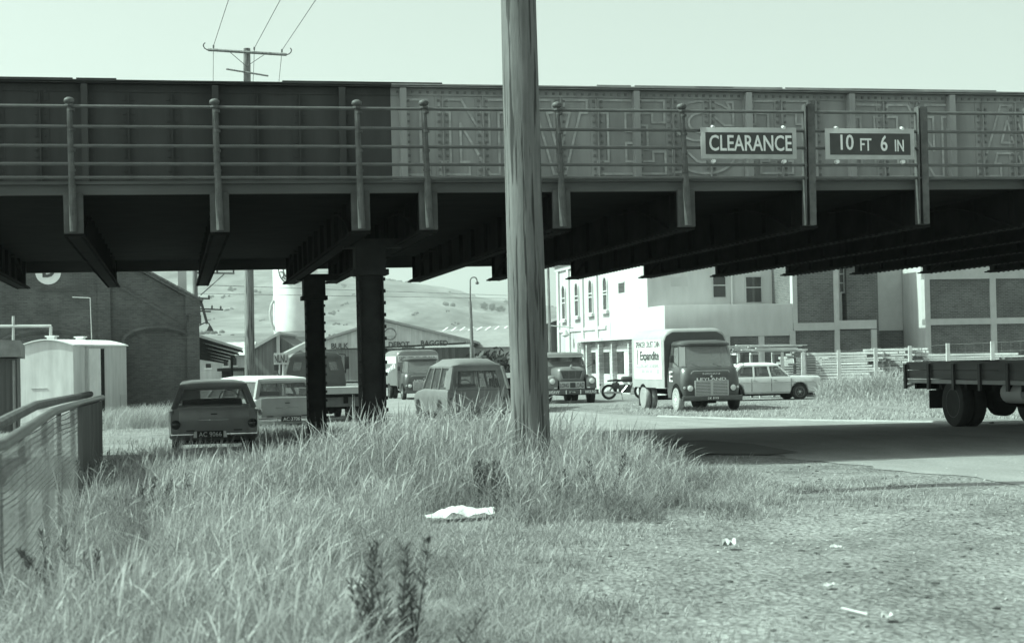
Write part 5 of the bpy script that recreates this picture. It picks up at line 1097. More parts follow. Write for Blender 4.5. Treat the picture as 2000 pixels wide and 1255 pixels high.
def flat_truck():
    p = at(1769, 735, 36.3); h = Vector((.222, -.975, 0)); o = thing('flat_deck_truck', 'dark timber sided flat deck truck cut off by the right edge under the bridge', 'truck', (p.x, p.y, gzf(p.x+.4, p.y-1.5)), math.atan2(-h.x, h.y))
    z0 = o.location.z; b = 1.52-z0; a = b-.55; Lt = 5.6; W2 = 2.2     # body lies on local -x side, near side at x=0
    MB().bb(-W2, 0, 0, Lt, a+.14, a+.21).build('deck', m_wood, o)
    sd = MB(); 
    for zz in (a+.24, a+.42): sd.bb(-.045, -.01, .03, Lt, zz, zz+.17); sd.bb(-W2+.01, -W2+.045, .03, Lt, zz, zz+.17)
    for zz in (a+.24, a+.42): sd.bb(-W2+.05, -.05, .03, .065, zz, zz+.17)
    sd.build('side_board', m_wood, o); MB().bb(-.05, .022, .0, Lt, a+.145, a+.222).build('side_rail', m_frame, o)
    y = .03
    while y < Lt: MB().bb(.024, .07, y, y+.09, a+.02, b+.0).build('stake', m_dkmetal, o); y += 1.08
    cb = MB(); y = .35
    while y < Lt: cb.bb(-W2+.1, -.03, y, y+.1, a+.02, a+.138); y += .55
    cb.bb(-1.5, -1.36, 0, Lt+1.6, a-.22, a+.018).bb(-.84, -.70, 0, Lt+1.6, a-.22, a+.018).bb(-2.0, -.2, 2.0, 2.16, .38, .56); cb.build('chassis', m_under, o)
    MB().tube((.0, .02, a+.06), (-.1, .6, a+.2), .03, seg=6).build('brace', m_frame, o)
    MB().bb(-.5, .02, 1.10, 1.13, .36, a).build('mudflap', m_rubber, o); MB().lathe([(.06, -.25), (.26, -.15), (.26, .15), (.06, .25)], (-1.1, 2.08, .46), (0, 1, 0), 16).build('differential', m_under, o)
    for x in (-.12, -W2+.12):
        wo = wheel(o, 1.0, 2.08, .49, .25, rim=m_rimdk, dual=True); wo.location.x = x-1.0
        if x < -1: wo.rotation_euler.z = math.pi; wo.location = (x+1.0, 4.16, 0)
    MB().lathe([(.02, -.4), (.2, -.38), (.2, .38), (.02, .4)], (-.25, 4.3, .72), (0, 1, 0), 16).build('fuel_tank', m_render, o)
    c = thing('x', None, None); bpy.data.objects.remove(c)
    cabp = bpy.data.objects.new('cab_unit', None); COL.objects.link(cabp); cabp.parent = o; cabp.location = (-1.1, Lt+1.65, 0)
    lower = [(.98, .0, .5, .2), (1.0, 0, 1.0, .2), (.96, -.1, 1.5, .25)]; upper = [(.85, -.35, 2.05, .25), (.86, -.3, 2.1, .25), (.7, -.5, 2.22, .2)]
    MB().loft([[(v[0]-1.1, v[1]+Lt+1.65, v[2]) for v in rr(w_, yf, -1.5, z, r)] for w_, yf, z, r in lower]).build('cab', m_truckdk, o)
    MB().loft([[(v[0]-1.1, v[1]+Lt+1.65, v[2]) for v in rr(w_, yf, -1.48, z, r)] for w_, yf, z, r in upper]).build('roof', m_truckdk, o)
    MB().loft([[(v[0]-1.1, v[1]+Lt+1.65, v[2]) for v in rr(.93, -.14, -1.46, 1.5, .25)], [(v[0]-1.1, v[1]+Lt+1.65, v[2]) for v in rr(.83, -.38, -1.46, 2.05, .25)]]).build('cab_glass', m_winglass, o)
    bpy.data.objects.remove(cabp)
    for x in (-.2, -2.0):
        wo = wheel(o, 1.0, Lt+1.1, .49, .25, rim=m_rimdk); wo.location.x = x-1.0
        if x < -1: wo.rotation_euler.z = math.pi; wo.location = (x+1.0, 2*(Lt+1.1), 0)
flat_truck()

def load_truck():
    p = at(984, 750, 56); o = thing('loaded_truck', 'pale edged tray truck half hidden between the panel van and the big pole', 'truck', (p.x, p.y, gzf(p.x, p.y)), R(-8))
    z = at(984, 728, 56).z-gzf(p.x, p.y)
    MB().bb(-.9, .75, -.2, 4.4, z-.16, z).build('tray', m_frame, o); MB().bb(-.5, .5, 0, 4.2, .5, z-.165).build('chassis', m_under, o)
    for y in (.35, 3.4):
        w1 = wheel(o, -.25, y, .40, .2, tyre=m_tyrelt, rim=m_rim); w2 = wheel(o, .5, y, .40, .2, rim=m_rim)
    MB().bb(-.9, .5, 4.5, 5.9, .5, 1.75, bev=.12, seg=3).build('cab', m_truckdk, o)
    return o, z
lt_, lz = load_truck()
bl = bmesh.new(); cen = lt_.location+Vector((0.0, 1.0, lz))
for k in range(420):
    c = Vector((rng.normal(-.35, .35), rng.normal(0, .5), abs(rng.normal(.22, .24)))); n = Vector(rng.normal(0, 1, 3)).normalized(); t = n.orthogonal().normalized(); bt = n.cross(t); s = .05+.09*rng.random()
    bl.faces.new([bl.verts.new(c+t*s*1.6), bl.verts.new(c+bt*s*.6), bl.verts.new(c-t*s*1.6), bl.verts.new(c-bt*s*.6)])
me = bpy.data.meshes.new('cuttings'); bl.to_mesh(me); bl.free()
m_leaf = M('dark foliage', .055, .6, .35, 6)
tag(link('branch_load', me, m_leaf, None, cen), 'heap of dark cut branches on the tray beside the big pole', 'branches')

def motorbike():
    p = at(1189.5, 770, 70); o = thing('motorcycle', 'black motorcycle with chrome mudguard parked by the shopfront behind the lorry', 'motorcycle', (p.x, p.y, at(1189, 780, 70).z), R(-84)); r = .32
    for y in (0, 1.36):
        t = MB(); n = 24
        for k in range(n):
            a0, a1 = 2*math.pi*k/n, 2*math.pi*(k+1)/n; t.tube((0, y+(r-.05)*math.cos(a0), r+(r-.05)*math.sin(a0)), (0, y+(r-.05)*math.cos(a1), r+(r-.05)*math.sin(a1)), .05, seg=8, caps=False)
        wh = t.build('wheel', m_rubber, o); sp = MB()
        for k in range(16): a0 = 2*math.pi*k/16; sp.tube((.03*(-1)**k, y, r), (0, y+(r-.09)*math.cos(a0), r+(r-.09)*math.sin(a0)), .006, seg=4)
        for k in range(n): a0, a1 = 2*math.pi*k/n, 2*math.pi*(k+1)/n; sp.tube((0, y+(r-.10)*math.cos(a0), r+(r-.10)*math.sin(a0)), (0, y+(r-.10)*math.cos(a1), r+(r-.10)*math.sin(a1)), .02, seg=6)
        sp.lathe([(.03, -.08), (.07, -.06), (.07, .06), (.03, .08)], (0, y, r), (1, 0, 0), 12); sp.build('spokes', m_rim, wh)
        gd = MB(); 
        aa = np.linspace(R(20), R(185), 10) if y == 0 else np.linspace(R(10), R(150), 9)
        for a0, a1 in zip(aa[:-1], aa[1:]): gd.slab([(-.07, y+(r+.05)*math.cos(a0), r+(r+.05)*math.sin(a0)), (.07, y+(r+.05)*math.cos(a0), r+(r+.05)*math.sin(a0)), (.07, y+(r+.05)*math.cos(a1), r+(r+.05)*math.sin(a1)), (-.07, y+(r+.05)*math.cos(a1), r+(r+.05)*math.sin(a1))], .012)
        gd.build('mudguard', m_chrome if y == 0 else m_dkmetal, o)
    MB().path([(0, 0, r), (0, .35, .74), (0, 1.08, .84), (0, .85, .3), (0, .3, .3), (0, .35, .74)], .025, 8).path([(-.1, 0, r), (-.1, .5, .3)], .02, 6).path([(.1, 0, r), (.1, .5, .3)], .02, 6).build('frame', m_dkmetal, o)
    MB().path([(-.08, 1.36, r), (-.08, 1.08, .95)], .025, 8).path([(.08, 1.36, r), (.08, 1.08, .95)], .025, 8).path([(-.33, .92, 1.02), (-.1, 1.05, 1.0), (.1, 1.05, 1.0), (.33, .92, 1.02)], .014, 8).build('fork', m_chrome, o)
    MB().box((0, .80, .83), (.26, .56, .24), bev=.09, seg=3).build('tank', m_dkmetal, o); MB().loft([[(-.1, -.05, .74), (.1, -.05, .74), (.1, -.05, .80), (-.1, -.05, .80)], [(-.12, .3, .76), (.12, .3, .76), (.12, .3, .84), (-.12, .3, .84)], [(-.08, .56, .74), (.08, .56, .74), (.08, .56, .82), (-.08, .56, .82)]]).build('saddle', m_rubber, o)
    e = MB().box((0, .66, .44), (.26, .50, .34), bev=.06).box((0, .28, .56), (.2, .3, .26), bev=.04)
    for k in range(6): e.box((0, .72, .56+k*.03), (.2, .18, .015))
    e.build('engine', m_dkmetal, o); MB().tube((.13, .75, .55), (.15, .5, .28), .025).tube((.15, .5, .28), (.15, -.25, .3), .04).build('exhaust', m_chrome, o)
    MB().lathe([(.02, -.08), (.09, -.03), (.1, .05), (.02, .06)], (0, 1.2, .93), (0, 1, 0), 12).build('headlight', m_lamp, o); MB().box((0, -.36, .62), (.08, .05, .07)).build('tail_lamp', m_taillamp, o); MB().tube((.1, .5, .28), (.28, .52, 0.0), .014).build('stand', m_dkmetal, o)
motorbike()

# ================================================================== YARD at the right: timber stacks and netting fence
def stack(name, label, p, nx, layers, ln, wd, rz, seed, gap=.0):
    o = thing(name, label, 'timber stack', p, rz, 'stacks of sawn timber'); r_ = random.Random(seed); z = 0.12
    b = MB(); 
    for x in (-ln*.35, 0, ln*.35): b.bb(x-.06, x+.06, -wd/2, wd/2, 0, .12)
    b.build('bearer', m_dkmetal, o)
    t = MB()
    for k in range(layers):
        h = .05+r_.random()*.05; y = -wd/2
        while y < wd/2:
            w_ = .14+r_.random()*.14; l2 = ln*(.74+.28*r_.random()); x = (r_.random()-.5)*ln*.26
            t.box((x, y+w_/2, z+h/2), (l2, w_-.012, h), rz=(r_.random()-.5)*.012); y += w_
        z += h
        for x in (-ln*.3, ln*.3): t.box((x, 0, z+.014), (.06, wd*.9, .026))
        z += .03
    t.build('planks', m_woodlt, o, sm=0)
YTB = 69.5
p = at(1500, 720, YTB); ya = thing('timber_rack', 'timber rack loaded with loose pale planks behind the saloon car', 'rack', (p.x, YTB, 0), BA); L = lambda q: Vector(q)-ya.location
zt = at(1500, 687, YTB).z; xl, xr = at(1432, 690, YTB).x-p.x, at(1572, 690, YTB).x-p.x
for x in (xl, xl*.35, xr*.30, xr*.92): MB().bb(x-.05, x+.05, -.5, -.4, 0, zt-.1).bb(x-.05, x+.05, .6, .7, 0, zt-.1).bb(x-.05, x+.05, -.5, .7, zt-.099, zt-.02).build('upright', m_concpost, ya)
t = MB(); r_ = random.Random(5)
for k in range(26): t.box(((xl+xr)/2+(r_.random()-.5)*.9, -.4+r_.random()*1.0, zt+.02+.034*(k//3)), ((xr-xl)*(.5+.5*r_.random()), .16, .035), rz=(r_.random()-.5)*.05, ry=(r_.random()-.5)*.02)
t.build('planks', m_woodlt, ya, sm=0)
t = MB()
for k in range(16): t.box((xl*.4+(r_.random()-.5)*.3, r_.random()*.5, .25+.07*k), ((xr-xl)*.45, .2, .05), rz=(r_.random()-.5)*.04)
t.build('dark_planks', m_wood, ya, sm=0)
p = at(1640, 735, 70); stack('timber_stack', 'long low stack of pale sawn planks between the fence posts behind tall grass', (p.x, p.y, 0), 1, 16, 4.0, 1.6, -.42, 3)
p = at(1745, 735, 71); stack('timber_stack', 'pale plank stack beside the lorry deck below the paned window', (p.x, p.y, 0), 1, 17, 2.4, 1.5, -.5, 9)
p = at(1570, 735, 73); stack('timber_stack', 'pale plank stack behind the bonnet of the saloon car', (p.x, p.y, 0), 1, 14, 2.0, 1.4, -.5, 4)
p = at(1880, 735, 70); stack('timber_stack', 'pale plank stack rising just above the flat deck truck', (p.x, p.y, 0), 1, 15, 4.2, 1.4, -.4, 12)
nf = [(1568, 688, 68.5), (1638, 683, 67), (1710, 679, 65.5), (1777, 675, 64), (1851, 670, 62.5), (1938, 666, 61), (2030, 661, 59.5)]
nP = [at(a, b, y) for a, b, y in nf]; nfence = thing('netting_fence', 'white concrete post and wire netting fence round the timber yard', 'fence', (nP[2].x, nP[2].y, 0)); L = lambda q: Vector(q)-nfence.location
for i, q in enumerate(nP): MB().loft([[L((q.x+a, q.y+b, -.1)) for a, b in ((-.085, -.06), (.085, -.06), (.085, .06), (-.085, .06))], [L((q.x+a*.75, q.y+b*.75, q.z)) for a, b in ((-.085, -.06), (.085, -.06), (.085, .06), (-.085, .06))]]).build('fence_post', m_concpost, nfence)
n = MB()
for a, b in zip(nP[:-1], nP[1:]):
    for k in range(7): z = k/6; n.tube(L((a.x, a.y, .1+(a.z-.15)*z)), L((b.x, b.y, .1+(b.z-.15)*z)), .004, seg=4, caps=False)
    for k in range(5): t = k/5; q = a.lerp(b, t); n.tube(L((q.x, q.y, .1)), L((q.x, q.y, q.z-.05)), .003, seg=4, caps=False)
n.build('netting', m_netting, nfence, sm=0)

# ================================================================== LITTER
p = onground(898, 1016); r_ = np.random.default_rng(3); V = []
nx, ny = 26, 9
bm = bmesh.new(); g = [[None]*ny for _ in range(nx)]
for i in range(nx):
    for j in range(ny):
        u = i/(nx-1)-.5; v = j/(ny-1)-.5; x = u*.62; y = v*.26*(1-.5*abs(u)); z = .07*math.cos(v*math.pi)*(1-abs(u)*1.1)+.010*math.sin(u*17)*math.cos(v*6)+.006*math.sin(u*40+v*11)+.03*math.exp(-((u+.1)/.12)**2)+u*.04
        g[i][j] = bm.verts.new((x, y, max(z, -.01)))
for i in range(nx-1):
    for j in range(ny-1): bm.faces.new((g[i][j], g[i+1][j], g[i+1][j+1], g[i][j+1]))
me = bpy.data.meshes.new('sack'); bm.to_mesh(me); bm.free(); me.polygons.foreach_set('use_smooth', [True]*len(me.polygons))
tag(link('white_sack', me, m_cloth, None, (p.x, p.y, gzf(p.x, p.y)+.05), R(8)), 'crumpled white sack lying in the grass below the big pole', 'sack')
def scrap(px, py, s, name, label, cat, mat=m_paper, seed=1, group=None, flat=.35, asp=.7):
    p = onground(px, py); r_ = np.random.default_rng(seed); bm = bmesh.new(); n = 6; g = [[bm.verts.new(((i/(n-1)-.5)*s, (j/(n-1)-.5)*s*asp, abs(r_.normal(0, flat*s*.35))+flat*s*.5*abs(j/(n-1)-.5))) for j in range(n)] for i in range(n)]
    for i in range(n-1):
        for j in range(n-1): bm.faces.new((g[i][j], g[i+1][j], g[i+1][j+1], g[i][j+1]))
    me = bpy.data.meshes.new(name); bm.to_mesh(me); bm.free(); me.polygons.foreach_set('use_smooth', [True]*len(me.polygons))
    tag(link(name, me, mat, None, (p.x, p.y, gzf(p.x, p.y)+.02), r_.random()*3), label, cat, group)
scrap(1424, 1073, .15, 'paper_scrap', 'torn open white paper box on the gravel right of the tall grass', 'paper', seed=4, flat=.55)
scrap(1733, 1214, .09, 'paper_scrap', 'small flat white scrap near the bottom right of the gravel', 'paper', seed=8)
scrap(1632, 1075, .08, 'paper_scrap', 'small white scrap in the middle of the gravel verge', 'paper', seed=9)
scrap(1620, 1150, .08, 'paper_scrap', 'small oval white scrap above the white stick', 'paper', seed=10)
scrap(300, 815, .25, 'paper_scrap', 'white scrap by the foot of the brick shed left of the dark wagon', 'paper', seed=11)
a, b = onground(1645, 1197), onground(1695, 1206); tag(MB().tube(a+Vector((0, 0, .03)), b+Vector((0, 0, .02)), .008, .006, seg=7).build('white_stick', m_paper), 'thin white stick lying on the gravel at the bottom right', 'stick')

# ================================================================== VEGETATION
def Mgrass(name, base, sub=0.25):
    m, nt, p = newmat(name); nt.nodes.remove(p); o = nt.nodes['Material Output']
    at_ = nt.nodes.new('ShaderNodeAttribute'); at_.attribute_name = 'tone'
    val = math_(nt, 'MULTIPLY', at_.outputs['Fac'], base); cc = nt.nodes.new('ShaderNodeCombineColor')
    for i in range(3): nt.links.new(val, cc.inputs[i])
    d = nt.nodes.new('ShaderNodeBsdfDiffuse'); t = nt.nodes.new('ShaderNodeBsdfTranslucent'); mx = nt.nodes.new('ShaderNodeMixShader'); mx.inputs[0].default_value = sub
    nt.links.new(cc.outputs[0], d.inputs[0]); nt.links.new(cc.outputs[0], t.inputs[0]); nt.links.new(d.outputs[0], mx.inputs[1]); nt.links.new(t.outputs[0], mx.inputs[2]); nt.links.new(mx.outputs[0], o.inputs[0]); return m
def blades(name, mat, base, height, width, lean, bend, prof, tone, segs=None):
    """base (N,3); every blade is a bent ribbon; prof = relative widths from root to tip."""
    N = len(base); K = len(prof); t = np.linspace(0, 1, K)
    az = rng.random(N)*2*np.pi; wd = np.stack([np.cos(az), np.sin(az)], 1)
    la = lean[0]+rng.normal(0, lean[1], N); ld = np.stack([np.cos(la), np.sin(la)], 1)
    P = np.zeros((N, K, 3)); hz = bend[:, None]*height[:, None]*(t[None]**1.8)
    P[:, :, 0] = base[:, None, 0]+hz*ld[:, None, 0]; P[:, :, 1] = base[:, None, 1]+hz*ld[:, None, 1]
    P[:, :, 2] = base[:, None, 2]+height[:, None]*(t[None]-0.38*np.clip(bend[:, None], 0, 1.6)*t[None]**3)
    w2 = width[:, None]*np.array(prof)[None]*.5
    A = P.copy(); B = P.copy(); A[:, :, :2] -= wd[:, None]*w2[..., None]; B[:, :, :2] += wd[:, None]*w2[..., None]
    V = np.stack([A, B], 2).reshape(-1, 3); i0 = (np.arange(N)*K*2)[:, None]+(np.arange(K-1)*2)[None]
    q = np.stack([i0, i0+1, i0+3, i0+2], -1).reshape(-1, 4)
    me = bpy.data.meshes.new(name); me.vertices.add(len(V)); me.vertices.foreach_set('co', V.astype('f').ravel())
    me.loops.add(q.size); me.loops.foreach_set('vertex_index', q.astype('i').ravel()); me.polygons.add(len(q)); me.polygons.foreach_set('loop_start', (np.arange(len(q))*4).astype('i'))
    a = me.attributes.new('tone', 'FLOAT', 'POINT'); a.data.foreach_set('value', np.repeat(tone, K*2).astype('f')); me.update(calc_edges=True)
    return link(name, me, mat)
def vnoise(x, y, s, seed):
    r_ = np.random.default_rng(seed); G = r_.random((64, 64)); u = x/s+100; v = y/s+100; i = np.floor(u).astype(int); j = np.floor(v).astype(int); fu = u-i; fv = v-j; fu = fu*fu*(3-2*fu); fv = fv*fv*(3-2*fv); g = lambda a, b: G[a % 64, b % 64]
    return (g(i, j)*(1-fu)+g(i+1, j)*fu)*(1-fv)+(g(i, j+1)*(1-fu)+g(i+1, j+1)*fu)*fv
def fence_x(y): return np.interp(y, [p.y for p in fa], [p.x for p in fa])+.12
def tall_edge(y): return np.interp(y, [3, 7, 9, 11, 13, 14.3, 15.3, 16.2, 18.5, 20, 22, 24], [-.2, -.45, -.8, -1.2, -1.35, -.5, .9, 1.6, 1.95, 1.75, 1.2, .4])
m_grass = Mgrass('dry grass', 0.42); m_dkgrass = Mgrass('green weeds', 0.085, .2)
def scatter(n, x0, x1, y0, y1, dens):
    x = x0+(x1-x0)*rng.random(n); y = y0+(y1-y0)*rng.random(n); k = rng.random(n) < dens(x, y); return x[k], y[k]
PSK = onground(898, 1016)
def clear(x, y): return 1-smooth(1.0, .75, np.hypot((x-PSK.x)/.50, (y-PSK.y+.75)/1.15))
def d_tall(x, y):
    e = tall_edge(y)+.35*(vnoise(x, y, .8, 5)-.5); inside = smooth(.30, -.25, x-e)*(x > fence_x(y)); vis = 1.0
    patch = .35+.9*vnoise(x, y, 1.1, 2); mid = 1-.75*np.exp(-((x+2.3)/1.2)**2-((y-26)/5)**2)
    low = 1.0
    return clear(x, y)*np.clip(inside*patch*mid*low, 0, 1)*np.where(y > 23.5, .45, 1)*np.clip(9.0/np.maximum(y, 9), .35, 1)
def hgt(x, y): 
    h = .36+.30*vnoise(x, y, .9, 8)
    h = h*(1-.35*np.exp(-((x+2.9)/1.6)**2-((y-21)/4)**2))
    return h*(1-.55*smooth(-.5, .3, x-tall_edge(y)))*(1+.62*np.exp(-((x+.9)/1.5)**2-((y-18.6)/2.2)**2))*(1-.2*smooth(12, 7, y))
# leafy blades
x, y = scatter(480000, -6.3, 2.4, 4.6, 30, d_tall); n = len(x); z = gz(x, y); h = hgt(x, y)*(.45+.45*rng.random(n))
dk = rng.random(n) < .30; tn = np.where(dk, .16+.28*rng.random(n), .6+.75*rng.random(n))*(.30+.75*vnoise(x, y, .45, 3)+.55*vnoise(x, y, 1.3, 77)); h = np.where(dk, h*.75, h); wdt = (.0016+.0018*rng.random(n))*(1+y/30)
tag(blades('long_grass', m_grass, np.stack([x, y, z-.02], 1), h, wdt, (0.35, 2.6), .15+1.5*rng.random(n)**1.5, [.9, 1, .9, .7, .45, .06], tn), kind='stuff')
# short leaves branching off the stems at every height
x, y = scatter(520000, -6.3, 2.4, 4.8, 26, d_tall); n = len(x); h0 = hgt(x, y); z = gz(x, y)+h0*.75*rng.random(n)**1.2
tn = np.where(rng.random(n) < .35, .30+.3*rng.random(n), .55+.75*rng.random(n))*(.30+.6*vnoise(x, y, .4, 73)+.65*vnoise(x, y, 1.3, 77))
tag(blades('grass_leaves', m_grass, np.stack([x, y, z], 1), .06+.12*rng.random(n), (.0018+.0018*rng.random(n))*(1+y/40), (.3, 4.0), .4+1.6*rng.random(n), [1, .9, .55, .08], tn), kind='stuff')
# flowering stalks with nodding heads
x, y = scatter(75000, -6.3, 2.3, 5.2, 30, lambda x, y: d_tall(x, y)*.9); n = len(x); z = gz(x, y); h = hgt(x, y)*(.75+.6*rng.random(n))
tn = .75+.6*rng.random(n); wdt = (.0021+.0017*rng.random(n))*(1+y/45)
tag(blades('seeding_grass', m_grass, np.stack([x, y, z-.02], 1), h, wdt, (.3, 1.6), .10+.75*rng.random(n)**1.5, [.55, .5, .45, .42, .4, .4, .45, 1.5, 1.9, 1.2, .1], tn), kind='stuff')
# rough half-height grass around the tall stand
def d_mid(x, y):
    off = x-tall_edge(y)+.5*(vnoise(x, y, .7, 61)-.5)
    return smooth(-.6, -.1, off)*smooth(2.6, .3, off)*smooth(.25, .7, vnoise(x, y, .5, 62))*(y < 20)*clear(x, y)
x, y = scatter(230000, -2.2, 4.4, 7.2, 20, d_mid); n = len(x); off = x-tall_edge(y)
h = (.06+.20*rng.random(n))*(1.15-.75*smooth(0, 2.2, off))*(.6+.8*vnoise(x, y, .6, 63)); dk = rng.random(n) < .35
tag(blades('rough_grass', m_grass, np.stack([x, y, gz(x, y)-.01], 1), h, (.0018+.0022*rng.random(n))*(1+y/30), (.3, 2.6), .3+1.5*rng.random(n), [1, .95, .7, .4, .06], np.where(dk, .3+.3*rng.random(n), .6+.65*rng.random(n))*(.6+.7*vnoise(x, y, .5, 64))), kind='stuff')
# short turf on the verge
def d_short(x, y):
    e = tall_edge(y); off = (x-e); r_ = np.interp(y, [e_[1] for e_ in edges], [e_[0] for e_ in edges])
    return np.clip((.25+1.15*vnoise(x, y, .7, 21)-.1*off)*smooth(-.9, -.2, off)*np.where(x < r_-.25-.6*vnoise(x, y, .6, 4), 1, 0)*smooth(.95, .25, vnoise(x, y, 2.2, 33)+off*.16), 0, 1)*np.where(y > 14.5, .25, .75)
x, y = scatter(120000, -.9, 5.8, 7.8, 24, d_short); n = len(x); z = gz(x, y); h = (.035+.075*rng.random(n))*(1+1.6*smooth(.9, -.2, x-tall_edge(y)))
tag(blades('short_turf', m_grass, np.stack([x, y, z-.005], 1), h, (.004+.003*rng.random(n))*(1+y/40), (.3, 1.5), .4+.8*rng.random(n), [1, .8, .5, .08], (.5+.6*rng.random(n))*(.7+.5*vnoise(x, y, .9, 31))), kind='stuff')
# sparse grass by the parked vehicles and at the wagon
def d_back(x, y): return np.clip(1.8*vnoise(x, y, 1.3, 14)-.8, 0, 1)*smooth(29, 33, y)*smooth(-1.2, -2.4, x-np.interp(y, [30, 60], [.8, -3]))
x, y = scatter(42000, -17, .5, 29, 58, d_back); n = len(x)
tag(blades('yard_grass', m_grass, np.stack([x, y, gz(x, y)-.01], 1), .05+.13*rng.random(n), .008+.008*rng.random(n), (.3, 1.2), .3+.7*rng.random(n), [1, .8, .5, .08], .6+.6*rng.random(n)), kind='stuff')
# tuft row at the feet of columns
cols = [(-4.15, 34.0, 1.0, 3200, .62), (-2.2, 24.6, .8, 3600, .55), (-5.5, 38.2, 1.1, 3200, .5), (-13.0, 57.0, 1.8, 4500, .9), (-10.5, 50, 1.4, 2500, .7)]
X, Y, H = [], [], []
for cx, cy, r0, m, hh in cols: X.append(rng.normal(cx, r0*.5, m)); Y.append(rng.normal(cy, r0*.4, m)); H.append(hh*(.4+.75*rng.random(m)))
x, y, h = map(np.concatenate, (X, Y, H)); n = len(x)
tag(blades('rank_grass', m_grass, np.stack([x, y, gz(x, y)-.02], 1), h, .008+.009*rng.random(n), (.3, 1.3), .25+.6*rng.random(n), [.8, .7, .6, .7, .1], .55+.7*rng.random(n)), kind='stuff')
# the timber yard's tall grass
pa_, pb_ = at(1585, 740, 63.5), at(1800, 740, 58.5)
n = 30000; t = rng.random(n); d = rng.normal(0, 1.6, n); x = pa_.x+(pb_.x-pa_.x)*(t*1.6+.10)+d*.25; y = pa_.y+(pb_.y-pa_.y)*(t*1.7-.05)+d
h = (.35+1.0*vnoise(x, y, 1.6, 44))*np.exp(-((d-.6)/2.0)**2)*(.5+.6*rng.random(n)); x, y, h = x[h > .08], y[h > .08], h[h > .08]; n = len(x)
tag(blades('yard_edge_grass', m_grass, np.stack([x, y, gz(x, y)-.02], 1), h, .016+.016*rng.random(n), (.3, 1.3), .2+.6*rng.random(n), [.8, .7, .6, .6, .1], .6+.65*rng.random(n)), kind='stuff')
n = 26000; t = rng.random(n); x = 3+14*rng.random(n); y = 40+22*rng.random(n); r_ = np.interp(y, [e_[1] for e_ in edges], [e_[2] for e_ in edges]); k = (x > r_+.5) & (rng.random(n) < smooth(.2, .7, vnoise(x, y, 1.5, 51))); x, y = x[k], y[k]; n = len(x)
tag(blades('roadside_turf', m_grass, np.stack([x, y, gz(x, y)-.01], 1), .05+.10*rng.random(n), .014+.012*rng.random(n), (.3, 1.3), .3+.6*rng.random(n), [1, .8, .5, .1], .6+.6*rng.random(n)), kind='stuff')
# stones scattered on the gravel
rb = bmesh.new()
for k in range(1300):
    yy = 8+15*rng.random()**1.2; xx = tall_edge(np.array([yy]))[0]+.1+rng.random()*(1.2+.32*yy)
    s = .004+.012*rng.random()**3; v = bmesh.ops.create_icosphere(rb, subdivisions=1, radius=s, matrix=Matrix.Translation((xx, yy, gzf(xx, yy)+s*.3)) @ Matrix.Rotation(rng.random()*3, 4, 'Z') @ Matrix.Diagonal((1.3, .9, .65, 1)))
me = bpy.data.meshes.new('stones'); rb.to_mesh(me); rb.free(); tag(link('loose_stones', me, M('pale stones', .34, .9, .4, 1.7, big=.5)), kind='stuff')
cb_ = bmesh.new()
for k in range(650):
    yy = 8+14*rng.random()**1.1; xx = tall_edge(np.array([yy]))[0]+.2+rng.random()*(1.2+.32*yy)
    if xx > np.interp(yy, [e_[1] for e_ in edges], [e_[0] for e_ in edges])-.1: continue
    s = .005+.016*rng.random()**2.5; bmesh.ops.create_icosphere(cb_, subdivisions=1, radius=s, matrix=Matrix.Translation((xx, yy, gzf(xx, yy)+s*.1)) @ Matrix.Rotation(rng.random()*3, 4, 'Z') @ Matrix.Diagonal((1.7, 1.1, .6, 1)))
me = bpy.data.meshes.new('clods'); cb_.to_mesh(me); cb_.free(); tag(link('dark_clods', me, M('dark clods', .07, .95, .4, 6), None), kind='stuff')
# dark upright weeds
def weed(px, py, hgt_, n, spread, label, seed):
    p = onground(px, py); r_ = np.random.default_rng(seed); o = thing('weed', label, 'weed', (p.x, p.y, gzf(p.x, p.y)-.02), 0, 'dark weeds in the grass')
    st = MB(); lf = bmesh.new()
    for k in range(n):
        a = r_.random()*6.28; bx, by = r_.normal(0, spread*.3), r_.normal(0, spread*.3); h = hgt_*(.55+.5*r_.random()); tx, ty = bx+r_.normal(0, spread*.5)*.5, by+r_.normal(0, spread*.5)*.5
        st.tube((bx, by, 0), (tx, ty, h), .006, .003, seg=5)
        for j in range(int(90*h/.5)):
            t = .12+.88*r_.random(); c = Vector((bx+(tx-bx)*t, by+(ty-by)*t, h*t)); an = r_.random()*6.28; d = Vector((math.cos(an), math.sin(an), .9)).normalized(); s = Vector((-d.y, d.x, 0)).normalized(); ln = .05+.055*r_.random()*(1.2-t)
            lf.faces.new([lf.verts.new(c), lf.verts.new(c+d*ln*.5+s*.005), lf.verts.new(c+d*ln), lf.verts.new(c+d*ln*.5-s*.005)])
    st.build('stems', m_weed, o); me = bpy.data.meshes.new('leaves'); lf.to_mesh(me); lf.free(); link('leaves', me, m_weed, o)
m_weed = M('dark weed', .11, .7, .35, 12)
weed(755, 1325, .62, 15, .42, 'largest dark weed clump in the blurred grass at the bottom centre', 1)
weed(955, 985, .42, 26, .30, 'bushy dark weed just above the white sack', 2)
weed(1165, 985, .42, 7, .34, 'thin dark weed stalks in the pale grass right of the sack', 3)
weed(1225, 965, .46, 12, .28, 'dark leaning weed at the right edge of the tall grass', 4)
weed(1090, 985, .3, 6, .15, 'small dark weed sprig between the sack and the thin stalks', 5)
weed(640, 900, .4, 14, .5, 'dark weed in the bridge shade left of the grass mound', 6)
weed(735, 870, .75, 12, .4, 'tall dark weed at the foot of the near steel column', 7)
weed(190, 985, .55, 14, .35, 'dark weed clump against the mesh fence', 8)
weed(315, 1040, .5, 12, .4, 'dark weed patch in the grass below the dark station wagon', 9)
weed(95, 1210, .5, 12, .4, 'blurred dark weed at the bottom left by the fence', 10)
